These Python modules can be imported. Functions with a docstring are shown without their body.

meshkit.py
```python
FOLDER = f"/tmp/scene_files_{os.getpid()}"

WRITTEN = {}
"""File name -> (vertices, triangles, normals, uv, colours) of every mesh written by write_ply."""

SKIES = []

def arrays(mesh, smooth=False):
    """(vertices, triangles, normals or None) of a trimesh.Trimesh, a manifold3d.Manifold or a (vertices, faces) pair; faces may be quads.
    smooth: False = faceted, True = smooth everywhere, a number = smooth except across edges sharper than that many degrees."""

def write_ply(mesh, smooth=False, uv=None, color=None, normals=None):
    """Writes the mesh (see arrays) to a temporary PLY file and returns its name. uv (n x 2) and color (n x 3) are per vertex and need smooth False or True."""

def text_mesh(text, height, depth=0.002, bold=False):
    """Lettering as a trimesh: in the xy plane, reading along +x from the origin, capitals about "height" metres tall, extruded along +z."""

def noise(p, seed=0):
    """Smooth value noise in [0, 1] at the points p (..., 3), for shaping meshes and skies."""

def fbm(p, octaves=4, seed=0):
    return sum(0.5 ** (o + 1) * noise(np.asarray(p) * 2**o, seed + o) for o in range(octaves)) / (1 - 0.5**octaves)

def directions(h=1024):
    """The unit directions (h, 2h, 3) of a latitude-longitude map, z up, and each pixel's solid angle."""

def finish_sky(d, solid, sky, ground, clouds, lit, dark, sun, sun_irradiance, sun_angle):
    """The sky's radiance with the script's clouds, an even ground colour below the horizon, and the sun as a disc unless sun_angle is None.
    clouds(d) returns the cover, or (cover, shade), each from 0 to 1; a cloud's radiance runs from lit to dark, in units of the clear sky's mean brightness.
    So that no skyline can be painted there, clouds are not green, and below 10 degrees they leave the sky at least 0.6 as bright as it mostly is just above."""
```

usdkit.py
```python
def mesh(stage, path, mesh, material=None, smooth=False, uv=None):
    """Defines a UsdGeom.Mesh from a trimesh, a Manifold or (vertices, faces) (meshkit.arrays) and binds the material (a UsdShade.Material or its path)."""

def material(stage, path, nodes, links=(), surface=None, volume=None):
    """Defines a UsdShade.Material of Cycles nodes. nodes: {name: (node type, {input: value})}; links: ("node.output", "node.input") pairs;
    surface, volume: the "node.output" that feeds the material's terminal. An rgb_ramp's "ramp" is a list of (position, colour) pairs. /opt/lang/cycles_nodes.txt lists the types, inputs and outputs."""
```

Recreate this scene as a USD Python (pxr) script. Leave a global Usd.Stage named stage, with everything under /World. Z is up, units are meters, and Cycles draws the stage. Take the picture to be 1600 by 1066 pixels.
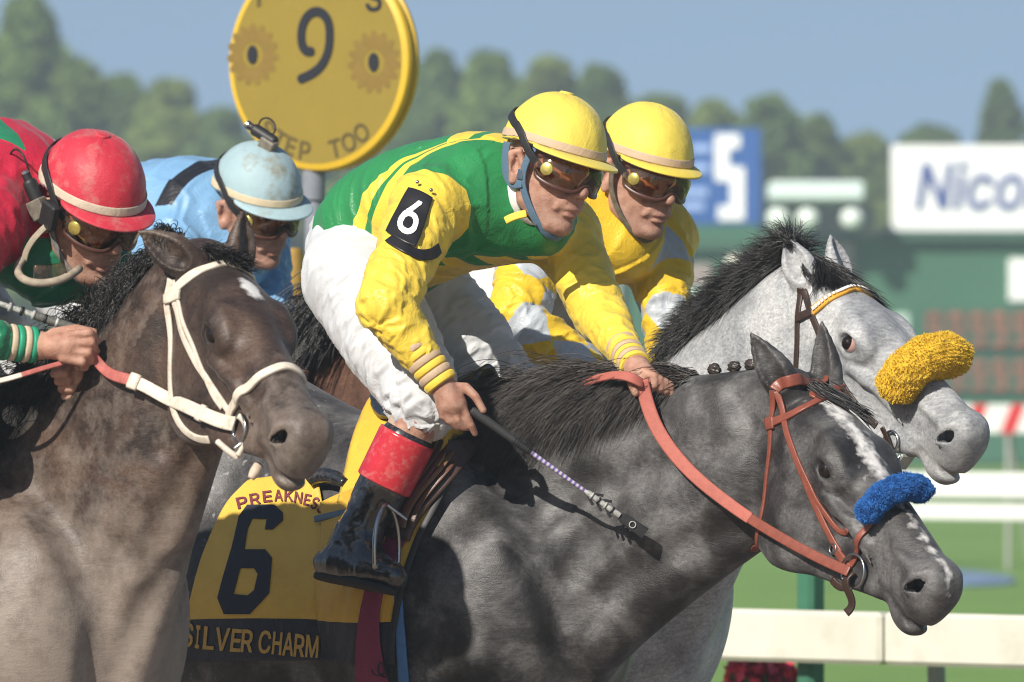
import math, random
import numpy as np, trimesh, usdkit, meshkit
from scipy import sparse, ndimage
from scipy.spatial import cKDTree
from scipy.optimize import least_squares
from pxr import Usd, UsdGeom, UsdLux, UsdShade, Gf, Sdf, Vt

stage = Usd.Stage.CreateInMemory()
UsdGeom.SetStageUpAxis(stage, UsdGeom.Tokens.z)
UsdGeom.SetStageMetersPerUnit(stage, 1.0)
UsdGeom.Xform.Define(stage, '/World'); UsdGeom.Scope.Define(stage, '/World/Looks')
rng = np.random.default_rng(7)

# ---------------------------------------------------------------- camera, sky, sun
DIST, HCAM, PXF = 18.0, 1.75, 13500.0           # metres to the race line, lens height, focal length in photograph pixels
cam = UsdGeom.Camera.Define(stage, '/World/camera')
cam.AddTranslateOp().Set(Gf.Vec3d(0, -DIST, HCAM))
cam.AddRotateXOp().Set(90.0 + math.degrees(math.atan((570 - 533) / PXF)))
cam.CreateHorizontalApertureAttr(36.0); cam.CreateVerticalApertureAttr(36.0 * 682 / 1024)
cam.CreateFocalLengthAttr(36.0 * PXF / 1600)
cam.CreateFStopAttr(9.0); cam.CreateFocusDistanceAttr(17.8)
cam.CreateExposureAttr(0.40)
cam.CreateClippingRangeAttr(Gf.Vec2f(0.5, 3000))
SUN = np.array([-0.45, -0.68, 0.58]); SUN /= np.linalg.norm(SUN)
sun = UsdLux.DistantLight.Define(stage, '/World/sun')
sun.CreateIntensityAttr(1.25); sun.CreateAngleAttr(0.5); sun.CreateNormalizeAttr(True)
sun.CreateColorAttr(Gf.Vec3f(1.0, 0.94, 0.84))
zc = SUN; xc = np.cross([0, 0, 1.0], zc); xc /= np.linalg.norm(xc); yc = np.cross(zc, xc)
sun.AddTransformOp().Set(Gf.Matrix4d(*xc, 0, *yc, 0, *zc, 0, 0, 0, 0, 1))
sky = UsdLux.DomeLight.Define(stage, '/World/sky')
skym = usdkit.material(stage, '/World/Looks/sky', {
    't': ('texture_coordinate', {}), 'u': ('vector_math', {'math_type': 'add', 'vector2': (0, 0, 0.22)}), 'v': ('vector_math', {'math_type': 'normalize'}),
    's': ('sky_texture', {'sky_type': 'single_scattering', 'sun_disc': False, 'sun_elevation': float(np.arcsin(SUN[2])),
                          'sun_rotation': float(np.arctan2(SUN[0], SUN[1])), 'air_density': 1.0, 'aerosol_density': 0.8, 'ozone_density': 1.0}),
    'b': ('background_shader', {'strength': 0.080})}, [('t.generated', 'u.vector1'), ('u.vector', 'v.vector1'), ('v.vector', 's.vector'), ('s.color', 'b.color')], surface='b.background')
UsdShade.MaterialBindingAPI.Apply(sky.GetPrim()).Bind(skym)
sky.GetPrim().SetCustomDataByKey('kind', 'structure')

# ---------------------------------------------------------------- scene helpers
used = {}
def numbered(parent, name):
    k = (parent, name); used[k] = used.get(k, -1) + 1
    return name if used[k] == 0 else '%s_%03d' % (name, used[k])
def path_of(p): return '/World' if p is None else str(p.GetPath())
def tag(p, label=None, cat=None, group=None, kind=None, category=None):
    cat = cat or category
    for k, v in (('label', label), ('category', cat), ('group', group), ('kind', kind)):
        if v: p.SetCustomDataByKey(k, v)
    return p
def thing(name, label, cat, loc=(0, 0, 0), group=None):
    pp = '/World/' + numbered('/World', name)
    x = UsdGeom.Xform.Define(stage, pp); x.AddTranslateOp().Set(Gf.Vec3d(*map(float, loc)))
    origin[pp] = np.asarray(loc, float)
    return tag(x.GetPrim(), label, cat, group)
origin = {}
def base_of(parent):
    p = path_of(parent)
    for k, o in origin.items():
        if p == k or p.startswith(k + '/'): return o
    return np.zeros(3)
def obj(name, mesh, mat, parent=None, smooth=True, attrs=None, **kw):
    """mesh in world coordinates; attrs {primvar: per vertex float or colour}"""
    pp = path_of(parent); pp = pp + '/' + numbered(pp, name)
    v, f = (mesh.vertices, mesh.faces) if hasattr(mesh, 'vertices') else mesh
    v = np.asarray(v, float) - base_of(parent)
    m = usdkit.mesh(stage, pp, (v, np.asarray(f)), mat, smooth=smooth)
    for k, a in (attrs or {}).items():
        a = np.asarray(a, np.float32)
        if a.ndim == 1:
            UsdGeom.PrimvarsAPI(m).CreatePrimvar(k, Sdf.ValueTypeNames.FloatArray, 'vertex').Set(Vt.FloatArray.FromNumpy(a))
        else:
            UsdGeom.PrimvarsAPI(m).CreatePrimvar(k, Sdf.ValueTypeNames.Color3fArray, 'vertex').Set(Vt.Vec3fArray.FromNumpy(a))
    return tag(m.GetPrim(), **kw)
def hair(name, strands, widths, mat, parent, **kw):
    """strands: (n, k, 3) world points"""
    pp = path_of(parent); pp = pp + '/' + numbered(pp, name)
    s = np.asarray(strands) - base_of(parent); n, k, _ = s.shape
    c = UsdGeom.BasisCurves.Define(stage, pp)
    c.CreateTypeAttr('linear'); c.CreatePointsAttr(Vt.Vec3fArray.FromNumpy(s.reshape(-1, 3).astype(np.float32)))
    c.CreateCurveVertexCountsAttr(Vt.IntArray.FromNumpy(np.full(n, k, np.int32)))
    w = np.broadcast_to(np.asarray(widths, float), (n, k)).reshape(-1)
    c.CreateWidthsAttr(Vt.FloatArray.FromNumpy(w.astype(np.float32))); c.SetWidthsInterpolation('vertex')
    UsdShade.MaterialBindingAPI.Apply(c.GetPrim()).Bind(mat)
    return tag(c.GetPrim(), **kw)
def P(px, py, y=0.0):
    """world point that stands at depth y under a pixel of the photograph"""
    d = DIST + y
    return np.array([(px - 800) / PXF * d, y, HCAM - (py - 570) / PXF * d])
def pix(p):
    p = np.asarray(p, float); d = p[..., 1] + DIST
    return np.stack([800 + p[..., 0] / d * PXF, 570 - (p[..., 2] - HCAM) / d * PXF], -1)
def unit(a): a = np.asarray(a, float); return a / (np.linalg.norm(a, axis=-1, keepdims=True) + 1e-12)
def sstep(a, b, x): t = np.clip((x - a) / (b - a), 0, 1); return t * t * (3 - 2 * t)

# ---------------------------------------------------------------- materials
def M(name, nodes, links, surface='p.BSDF'): return usdkit.material(stage, '/World/Looks/' + name, nodes, links, surface=surface)
def plain(name, col, rough=0.6, var=0.12, scale=30.0, bump=0.0, bscale=400.0, spec=0.4, metal=0.0, sheen=0.0, coat=0.0, dirt=None, dscale=8.0, damt=0.5, stretch=None):
    c = np.asarray(col, float)
    n = {'g': ('geometry', {}), 'n': ('noise_texture', {'scale': scale, 'detail': 5.0, 'roughness': 0.6}),
         'r': ('rgb_ramp', {'ramp': [(0.25, tuple(c * (1 - var))), (0.75, tuple(np.minimum(c * (1 + var), 1)))]}),
         'p': ('principled_bsdf', {'roughness': rough, 'specular_ior_level': spec, 'metallic': metal, 'sheen_weight': sheen, 'sheen_roughness': 0.4, 'coat_weight': coat, 'coat_roughness': 0.15})}
    l = [('g.position', 'n.vector'), ('n.fac', 'r.fac')]
    out = 'r.color'
    if dirt is not None:
        n['dn'] = ('noise_texture', {'scale': dscale, 'detail': 8.0, 'roughness': 0.7})
        n['dr'] = ('rgb_ramp', {'ramp': [(0.5, (0, 0, 0)), (0.66, (damt,) * 3)]})
        n['dm'] = ('mix', {'color2': tuple(dirt)})
        l += [('g.position', 'dn.vector'), ('dn.fac', 'dr.fac'), ('dr.color', 'dm.fac'), ('r.color', 'dm.color1')]; out = 'dm.color'
    l.append((out, 'p.base_color'))
    if bump:
        n['bn'] = ('noise_texture', {'scale': bscale, 'detail': 3.0}); n['b'] = ('bump', {'strength': 1.0, 'distance': bump})
        src = 'g.position'
        if stretch is not None:
            n['mp'] = ('mapping', {'scale': stretch}); l.append(('g.position', 'mp.vector')); src = 'mp.vector'
        l += [(src, 'bn.vector'), ('bn.fac', 'b.height'), ('b.normal', 'p.normal')]
    return M(name, n, l)

# ---------------------------------------------------------------- implicit shapes
class Prim:
    """kind 'c': a chain of capsules (points, radii), thinned by q along w; kind 'e': an ellipsoid (centre, radii, axes in the columns of R)"""
    def __init__(s, kind, *d):
        s.kind, s.d = kind, d
        if kind == 'c':
            pts, rad, w, q = d; m = rad.max() * max(1.0, 1.0 / q); s.lo, s.hi = pts.min(0) - m, pts.max(0) + m
        else:
            c, r, R = d; e = np.sqrt((R ** 2) @ (r ** 2)); s.lo, s.hi = c - e, c + e
    def parts(s):
        if s.kind == 'e': return [(s.lo, s.hi, None)]
        pts, rad, w, q = s.d; m = max(1.0, 1.0 / q); o = []
        for i in range(len(pts) - 1):
            k = max(rad[i], rad[i + 1]) * m; o.append((np.minimum(pts[i], pts[i + 1]) - k, np.maximum(pts[i], pts[i + 1]) + k, i))
        return o
    def grid(s, i, X, Y, Z):
        """signed distance on the product of three coordinate rows"""
        f = np.float32
        def lin(n, c): return ((X - c[0]) * n[0]).astype(f)[:, None, None] + ((Y - c[1]) * n[1]).astype(f)[None, :, None] + ((Z - c[2]) * n[2]).astype(f)[None, None, :]
        def sq(c): return ((X - c[0]) ** 2).astype(f)[:, None, None] + ((Y - c[1]) ** 2).astype(f)[None, :, None] + ((Z - c[2]) ** 2).astype(f)[None, None, :]
        if s.kind == 'e':
            c, r, R = s.d; k0 = 0; k1 = 0
            for j in range(3):
                t = lin(R[:, j], c); t *= t; k0 = k0 + t * f(1 / r[j] ** 2); k1 = k1 + t * f(1 / r[j] ** 4)
            k0 = np.sqrt(k0); return k0 * (k0 - 1) / (np.sqrt(k1) + f(1e-9))
        pts, rad, w, q = s.d; a, ba = pts[i], pts[i + 1] - pts[i]; dd = sq(a)
        if w is None: n = ba; L2 = ba @ ba
        else:
            g = q * q - 1; dw = lin(w, a); dd += f(g) * dw * dw; n = ba + g * (ba @ w) * w; L2 = ba @ n
        L2 += 1e-12; t = lin(n, a); h = np.clip(t * f(1 / L2), 0, 1)
        dd += h * (f(L2) * h - 2 * t)
        return np.sqrt(np.maximum(dd, 0)) - (f(rad[i]) + f(rad[i + 1] - rad[i]) * h)
def cone(a, b, ra, rb, w=None, q=1.0):
    """capsule whose radius runs from ra to rb; q > 1 thins it along the direction w"""
    return chain([a, b], [ra, rb], w, q)
def chain(pts, rad, w=None, q=1.0, n=0):
    pts = np.asarray(pts, float); rad = np.asarray(rad, float)
    if n:
        t = np.arange(len(pts)); tt = np.linspace(0, len(pts) - 1, n)
        from scipy.interpolate import PchipInterpolator as PI_, CubicSpline as CS
        pts = CS(t, pts)(tt) if len(t) > 2 else pts[0] + (pts[1] - pts[0]) * tt[:, None]; rad = PI_(t, rad)(tt)
    return Prim('c', pts, rad, None if w is None else unit(w), q)
def ell(c, r, R=None): return Prim('e', np.asarray(c, float), np.asarray(r, float), np.eye(3) if R is None else np.asarray(R))
def moved(p, R, t, s=1.0):
    """a prim of a local frame placed with x -> s R x + t"""
    R = np.asarray(R)
    if p.kind == 'e': return Prim('e', p.d[0] @ R.T * s + t, p.d[1] * s, R @ p.d[2])
    return Prim('c', p.d[0] @ R.T * s + t, p.d[1] * s, None if p.d[2] is None else R @ p.d[2], p.d[3])
def axis(lo, hi, h, fine=(), hf=None):
    """grid line coordinates from lo to hi, step h, step hf inside the (a, b) ranges of fine"""
    out, x = [lo], lo
    while x < hi:
        st = hf if hf and any(a <= x <= b for a, b in fine) else h
        x += st; out.append(x)
    return np.array(out)
class Field:
    def __init__(s, ax): s.ax = ax; s.v = np.full([len(a) for a in ax], 1.0, np.float32)
    def _sl(s, lo, hi, m): return tuple(slice(max(0, np.searchsorted(a, l - m) - 2), min(len(a), np.searchsorted(a, h + m) + 2)) for a, l, h in zip(s.ax, lo, hi))
    def _put(s, pr, k, how):
        m = k + 0.012; sl = s._sl(pr.lo, pr.hi, m)
        if any(x.stop - x.start < 2 for x in sl): return s
        ps = pr.parts(); o = [x.start for x in sl]
        if len(ps) == 1: D = pr.grid(ps[0][2], *[a[x] for a, x in zip(s.ax, sl)])
        else:
            D = np.full([x.stop - x.start for x in sl], 1.0, np.float32)
            for lo, hi, i in ps:
                q = s._sl(lo, hi, m)
                if any(x.stop - x.start < 2 for x in q): continue
                t = tuple(slice(x.start - b, x.stop - b) for x, b in zip(q, o)); np.minimum(D[t], pr.grid(i, *[a[x] for a, x in zip(s.ax, q)]), out=D[t])
        how(s.v, sl, D); return s
    def add(s, pr, k=0.02):
        def how(v, sl, D):
            a = v[sl]; h = np.maximum(k - np.abs(a - D), 0); v[sl] = np.minimum(a, D) - h * h * np.float32(.25 / k)
        return s._put(pr, k, how)
    def sub(s, pr, k=0.006):
        def how(v, sl, D):
            a = v[sl]; D = -D; h = np.maximum(k - np.abs(a - D), 0); v[sl] = np.maximum(a, D) + h * h * np.float32(.25 / k)
        return s._put(pr, k, how)
    def mesh(s, smooth=4):
        V = s.v; ins = V < 0
        c = np.zeros(np.array(V.shape) - 1, np.int8)
        for i in (0, 1):
            for j in (0, 1):
                for k in (0, 1):
                    c += ins[i:V.shape[0] - 1 + i, j:V.shape[1] - 1 + j, k:V.shape[2] - 1 + k]
        act = (c > 0) & (c < 8); ci = np.argwhere(act); idx = np.full(act.shape, -1, np.int32); idx[act] = np.arange(len(ci))
        acc = np.zeros((len(ci), 3)); cnt = np.zeros(len(ci))
        A = s.ax
        for d in range(3):
            o = [x for x in range(3) if x != d]
            for i in (0, 1):
                for j in (0, 1):
                    c0 = ci.copy(); c0[:, o[0]] += i; c0[:, o[1]] += j; c1 = c0.copy(); c1[:, d] += 1
                    a, b = V[tuple(c0.T)], V[tuple(c1.T)]; on = (a < 0) != (b < 0)
                    t = np.where(on, a / np.where(on, a - b, 1), 0)
                    pos = np.stack([A[x][c0[:, x]] for x in range(3)], 1); pos[:, d] += t * (A[d][c1[:, d]] - A[d][c0[:, d]])
                    acc[on] += pos[on]; cnt[on] += 1
        v = acc / cnt[:, None]
        F = []
        for d in range(3):
            o = [x for x in range(3) if x != d]
            lo = [slice(None)] * 3; hi = [slice(None)] * 3; lo[d] = slice(0, -1); hi[d] = slice(1, None)
            e = np.argwhere(ins[tuple(lo)] != ins[tuple(hi)])
            e = e[(e[:, o[0]] > 0) & (e[:, o[1]] > 0) & (e[:, o[0]] < V.shape[o[0]] - 1) & (e[:, o[1]] < V.shape[o[1]] - 1)]
            q = []
            for i, j in ((-1, -1), (0, -1), (0, 0), (-1, 0)):
                cc = e.copy(); cc[:, o[0]] += i; cc[:, o[1]] += j; q.append(idx[tuple(cc.T)])
            q = np.stack(q, 1); flip = ins[tuple(e.T)] ^ (d == 1)
            q = np.where(flip[:, None], q, q[:, ::-1]); F.append(q)
        q = np.vstack(F); f = np.vstack([q[:, [0, 1, 2]], q[:, [0, 2, 3]]])
        return taubin(v, f, smooth), f
def taubin(v, f, n, lam=0.5, mu=-0.52):
    if not n: return v
    e = np.vstack([f[:, [0, 1]], f[:, [1, 2]], f[:, [2, 0]]]); N = len(v)
    A = sparse.coo_matrix((np.ones(2 * len(e)), (np.r_[e[:, 0], e[:, 1]], np.r_[e[:, 1], e[:, 0]])), (N, N)).tocsr(); A.data[:] = 1
    A = sparse.diags(1 / np.maximum(A.sum(1).A1 if hasattr(A.sum(1), 'A1') else np.asarray(A.sum(1)).ravel(), 1)) @ A
    for _ in range(n):
        v = v + lam * (A @ v - v); v = v + mu * (A @ v - v)
    return v
def normals(v, f): return meshkit.arrays((v, f), True)[2]
def keep_largest(v, f):
    e = np.vstack([f[:, [0, 1]], f[:, [1, 2]]])
    n, lab = sparse.csgraph.connected_components(sparse.coo_matrix((np.ones(len(e)), (e[:, 0], e[:, 1])), (len(v), len(v))), directed=False)
    if n == 1: return v, f
    big = np.bincount(lab).argmax(); on = lab == big; new = np.cumsum(on) - 1
    return v[on], new[f[on[f[:, 0]]]]
def rot(axis_, deg):
    return trimesh.transformations.rotation_matrix(math.radians(deg), axis_)[:3, :3]
def fit_pose(local, pixels, y0, guess, scale=None, w=None):
    """rotation, scale and place of a local frame whose points stand under the given pixels; its origin lies at depth y0"""
    L_, Q = np.asarray(local, float), np.asarray(pixels, float)
    from scipy.spatial.transform import Rotation as Ro
    def place(x):
        return Ro.from_rotvec(x[:3]).as_matrix(), np.array([x[3], y0, x[4]]), (x[5] if scale is None else scale)
    W = np.ones(len(Q)) if w is None else np.asarray(w)
    def res(x):
        R, t, s = place(x); return np.r_[((pix(L_ @ R.T * s + t) - Q) * W[:, None]).ravel(), 0 if scale else 400 * (x[5] - 1.0)]
    g = Ro.from_matrix(guess).as_rotvec(); c = P(*Q.mean(0), y0)
    r = least_squares(res, np.r_[g, c[0], c[2], 1.0])
    R, t, s = place(r.x)
    print('fit scale %.3f' % s, 'resid', np.round((pix(L_ @ R.T * s + t) - Q)).astype(int).tolist(), 'x axis', np.round(R[:, 0], 2), 'z', np.round(R[:, 2], 2))
    return R, t, s

# ---------------------------------------------------------------- swept shapes
def resample(pts, n):
    pts = np.asarray(pts, float)
    from scipy.interpolate import CubicSpline as CS
    d = np.r_[0, np.cumsum(np.linalg.norm(np.diff(pts, axis=0), axis=1))]
    if len(pts) == 2: return pts[0] + (pts[1] - pts[0]) * np.linspace(0, 1, n)[:, None]
    return CS(d, pts)(np.linspace(0, d[-1], n))
def tube(pts, rad, sides=10, n=0, cap=True):
    p = resample(pts, n) if n else np.asarray(pts, float)
    r = np.interp(np.linspace(0, 1, len(p)), np.linspace(0, 1, len(np.atleast_1d(rad))), np.atleast_1d(rad)) if np.ndim(rad) else np.full(len(p), rad)
    t = unit(np.gradient(p, axis=0)); a = np.zeros_like(t); x = np.cross(t[0], [0, 0, 1.0] if abs(t[0, 2]) < 0.9 else [1.0, 0, 0])
    for i in range(len(p)):
        x = unit(x - (x @ t[i]) * t[i]); a[i] = x
    b = np.cross(t, a); ang = np.arange(sides) * 2 * np.pi / sides
    v = p[:, None] + r[:, None, None] * (np.cos(ang)[None, :, None] * a[:, None] + np.sin(ang)[None, :, None] * b[:, None])
    return _skin(v.reshape(-1, 3), len(p), sides, cap, p)
def _skin(v, n, s, cap, p):
    i, j = np.meshgrid(np.arange(n - 1), np.arange(s), indexing='ij')
    q = np.stack([i * s + j, i * s + (j + 1) % s, (i + 1) * s + (j + 1) % s, (i + 1) * s + j], -1).reshape(-1, 4)
    f = np.vstack([q[:, [0, 1, 2]], q[:, [0, 2, 3]]])
    if cap:
        v = np.vstack([v, p[0], p[-1]]); k = np.arange(s)
        f = np.vstack([f, np.stack([np.full(s, n * s), (k + 1) % s, k], 1), np.stack([np.full(s, n * s + 1), (n - 1) * s + k, (n - 1) * s + (k + 1) % s], 1)])
    return v, f
def strap(pts, nrm, width, thick=0.004, closed=False):
    """a leather strap: rounded flat section; nrm the outward normals"""
    p = np.asarray(pts, float); nr = unit(nrm)
    t = unit(np.gradient(p, axis=0)); sd = unit(np.cross(t, nr)); nr = np.cross(sd, t)
    w = np.broadcast_to(width, (len(p),))[:, None]; 
    sec = [(-.5, -.3), (-.5, .3), (-.38, .5), (0, .56), (.38, .5), (.5, .3), (.5, -.3), (.38, -.5), (-.38, -.5)]
    v = np.stack([p + a * w * sd + b * thick * nr for a, b in sec], 1).reshape(-1, 3)
    return _skin(v, len(p), len(sec), True, p)
def join(*ms):
    ms = [(np.asarray(m.vertices), np.asarray(m.faces)) if hasattr(m, 'vertices') else m for m in ms]
    o = np.cumsum([0] + [len(m[0]) for m in ms])
    return np.vstack([m[0] for m in ms]), np.vstack([m[1] + a for m, a in zip(ms, o)])
def box(lo, hi, bev=0.0, R=None, at=None):
    lo, hi = np.asarray(lo, float), np.asarray(hi, float)
    if bev:
        c = np.array([[x, y, z] for x in (0, 1) for y in (0, 1) for z in (0, 1)], float)
        pts = []
        for k in range(3):
            a = lo + bev; b = hi - bev; a = a.copy(); b = b.copy(); a[k], b[k] = lo[k], hi[k]; pts.append(a + c * (b - a))
        m = trimesh.convex.convex_hull(np.vstack(pts))
    else: m = trimesh.creation.box(bounds=[lo, hi])
    v = np.asarray(m.vertices)
    if R is not None: v = v @ np.asarray(R).T
    if at is not None: v = v + np.asarray(at)
    return v, np.asarray(m.faces)
def lathe(prof, at=(0, 0, 0), R=None, sections=32):
    m = trimesh.creation.revolve(np.asarray(prof, float), sections=sections); v = np.asarray(m.vertices)
    if R is not None: v = v @ np.asarray(R).T
    return v + np.asarray(at), np.asarray(m.faces)
def frame(z, x=(1, 0, 0)):
    z = unit(z); y = unit(np.cross(z, x)); return np.stack([np.cross(y, z), y, z], 1)
# ---------------------------------------------------------------- ground
YAW = math.radians(40.0)
F = np.array([math.cos(YAW), -math.sin(YAW), 0]); RT = np.array([-math.sin(YAW), -math.cos(YAW), 0]); UP = np.array([0, 0, 1.0])
turf_m = M('turf', {'g': ('geometry', {}), 'n': ('noise_texture', {'scale': 0.35, 'detail': 8.0, 'roughness': 0.7}), 'r': ('rgb_ramp', {'ramp': [(0.3, (0.12, 0.22, 0.05)), (0.55, (0.155, 0.265, 0.062)), (0.75, (0.20, 0.28, 0.09))]}),
                    'bn': ('noise_texture', {'scale': 60.0, 'detail': 3.0}), 'b': ('bump', {'strength': 0.6, 'distance': 0.004}), 'p': ('principled_bsdf', {'roughness': 0.8, 'specular_ior_level': 0.2})},
           [('g.position', 'n.vector'), ('n.fac', 'r.fac'), ('r.color', 'p.base_color'), ('g.position', 'bn.vector'), ('bn.fac', 'b.height'), ('b.normal', 'p.normal')])
dirt_m = plain('track_dirt', (0.24, 0.18, 0.13), 0.9, 0.25, 6.0, bump=0.01, bscale=40.0)
g = np.array([[-1500, -1500, 0], [1500, -1500, 0], [1500, 1500, 0], [-1500, 1500, 0]], float)
obj('turf', (g, [[0, 1, 2], [0, 2, 3]]), turf_m, smooth=False, kind='structure')
RAIL0 = P(1400, 957, 6.0)
def along(o, f, r=0.0, z=None):
    p = o + F * f + RT * r; p = p.copy()
    if z is not None: p[2] = z
    return p
q = np.array([along(RAIL0, -80, 0.35, 0.004), along(RAIL0, -80, 26, 0.004), along(RAIL0, 60, 26, 0.004), along(RAIL0, 60, 0.35, 0.004)])
obj('dirt_track', (q, [[0, 1, 2], [0, 2, 3]]), dirt_m, smooth=False, kind='structure')

# ---------------------------------------------------------------- running rails
white_m = plain('rail_white', (0.56, 0.55, 0.46), 0.55, 0.08, 5.0, dirt=(0.36, 0.34, 0.27), dscale=7.0, damt=0.35)
white2_m = plain('far_rail_white', (0.70, 0.70, 0.68), 0.5, 0.05, 3.0)
green_m = plain('post_green', (0.035, 0.13, 0.075), 0.5, 0.15, 8.0)
grey_m = plain('rail_grey', (0.30, 0.30, 0.27), 0.6, 0.1, 6.0)
BF = np.stack([F, -RT, UP], 1)           # box frame: x along the rail, y away from the camera, z up
def board(o, f0, f1, r, z0, z1, th, bev=0.012):
    return box([f0, -r - th / 2, z0], [f1, -r + th / 2, z1], bev, BF, np.array([o[0], o[1], 0]))
rail = thing('running_rail', 'near cream white board running rail on green posts behind the horses', 'rail', along(RAIL0, 0, 0, 0))
for k, f0 in enumerate([-14.43, -10.83, -7.23, -3.63, -0.03, 3.57]):
    obj('board', board(RAIL0, f0 + 0.004, f0 + 3.596, 0, RAIL0[2] - 0.146, RAIL0[2], 0.06), white_m, rail, smooth=25)
pf = along(RAIL0, 0, 0, 0)
for f0 in np.arange(-14.6, 6, 1.8):
    off = float((P(1283, 900, 6.0) - RAIL0) @ F)
    obj('post', board(RAIL0, f0 % 1.8 + off - 1.8 * round((14.6) / 1.8) + (f0 + 14.6) // 1.8 * 1.8 - 0.03, f0 % 1.8 + off - 1.8 * round((14.6) / 1.8) + (f0 + 14.6) // 1.8 * 1.8 + 0.03, -0.075, 0.0, RAIL0[2] + 0.12, 0.07), green_m, rail, smooth=25)
b0, b1 = P(1462, 1040, 6.15), P(1478, 1120, 6.3)
obj('brace', tube([b0 + (0, 0, .05), b1 + (0, 0, -0.9) * np.array([0, 0, 1.0])], 0.026, 10), grey_m, rail)
R2 = P(1440, 738, 39.0)
rail2 = thing('running_rail', 'far bright white double running rail across the turf', 'rail', along(R2, 0, 0, 0))
zz = lambda row, y: P(0, row, y)[2]
for f0 in np.arange(-28, 20, 4.0):
    obj('board', board(R2, f0, f0 + 3.99, 0, zz(777, 39), zz(738, 39), 0.06), white2_m, rail2, smooth=25)
    obj('lower_board', board(R2, f0, f0 + 3.99, 0.05, zz(812, 39), zz(787, 39), 0.05), white2_m, rail2, smooth=25)
    obj('post', board(R2, f0 + 1.0, f0 + 1.09, -0.12, 0, zz(745, 39), 0.09), green_m, rail2, smooth=25)
# red and white barrier
BR = P(1500, 632, 56.0); bz1, bz0 = BR[2], zz(677, 56.0)
bar = thing('barrier', 'red and white diagonally striped barrier board on legs beyond the far rail', 'barrier', (BR[0], BR[1], 0))
red_m = plain('barrier_red', (0.55, 0.03, 0.035), 0.5, 0.06)
H = bz1 - bz0; per = 0.323; x0 = -1.2
def slab(pts, y0, y1, at):
    import shapely.geometry as sg
    m = trimesh.creation.extrude_polygon(sg.Polygon(pts), y1 - y0, engine='earcut'); v = np.asarray(m.vertices)
    return np.stack([v[:, 0], y0 + v[:, 2], v[:, 1]], 1) + at, np.asarray(m.faces)[:, ::-1]
obj('board', box([BR[0] - 1.3, BR[1], bz0], [BR[0] + 3.2, BR[1] + 0.03, bz1], 0.004), white2_m, bar, smooth=25)
s0 = P(1504, 650, 56.0)[0] - BR[0] - 3 * per
for k in range(12):
    a = s0 + k * per
    if a + .4 < 3.2 and a > -1.3: obj('stripe', slab([(a, bz0), (a + .12, bz0), (a + .215, bz1), (a + .095, bz1)], -0.004, -0.001, np.array([BR[0], BR[1], 0])), red_m, bar, smooth=False)
for px in (1420, 1594):
    x = P(px, 0, 56)[0]
    obj('leg', tube([[x - .1, BR[1] + .06, bz0 + .1], [x + .12, BR[1] + .35, 0]], 0.02, 8), grey_m, bar)
    obj('leg', tube([[x - .1, BR[1] + .06, bz0 + .1], [x - .12, BR[1] - .3, 0]], 0.02, 8), grey_m, bar)

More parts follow.
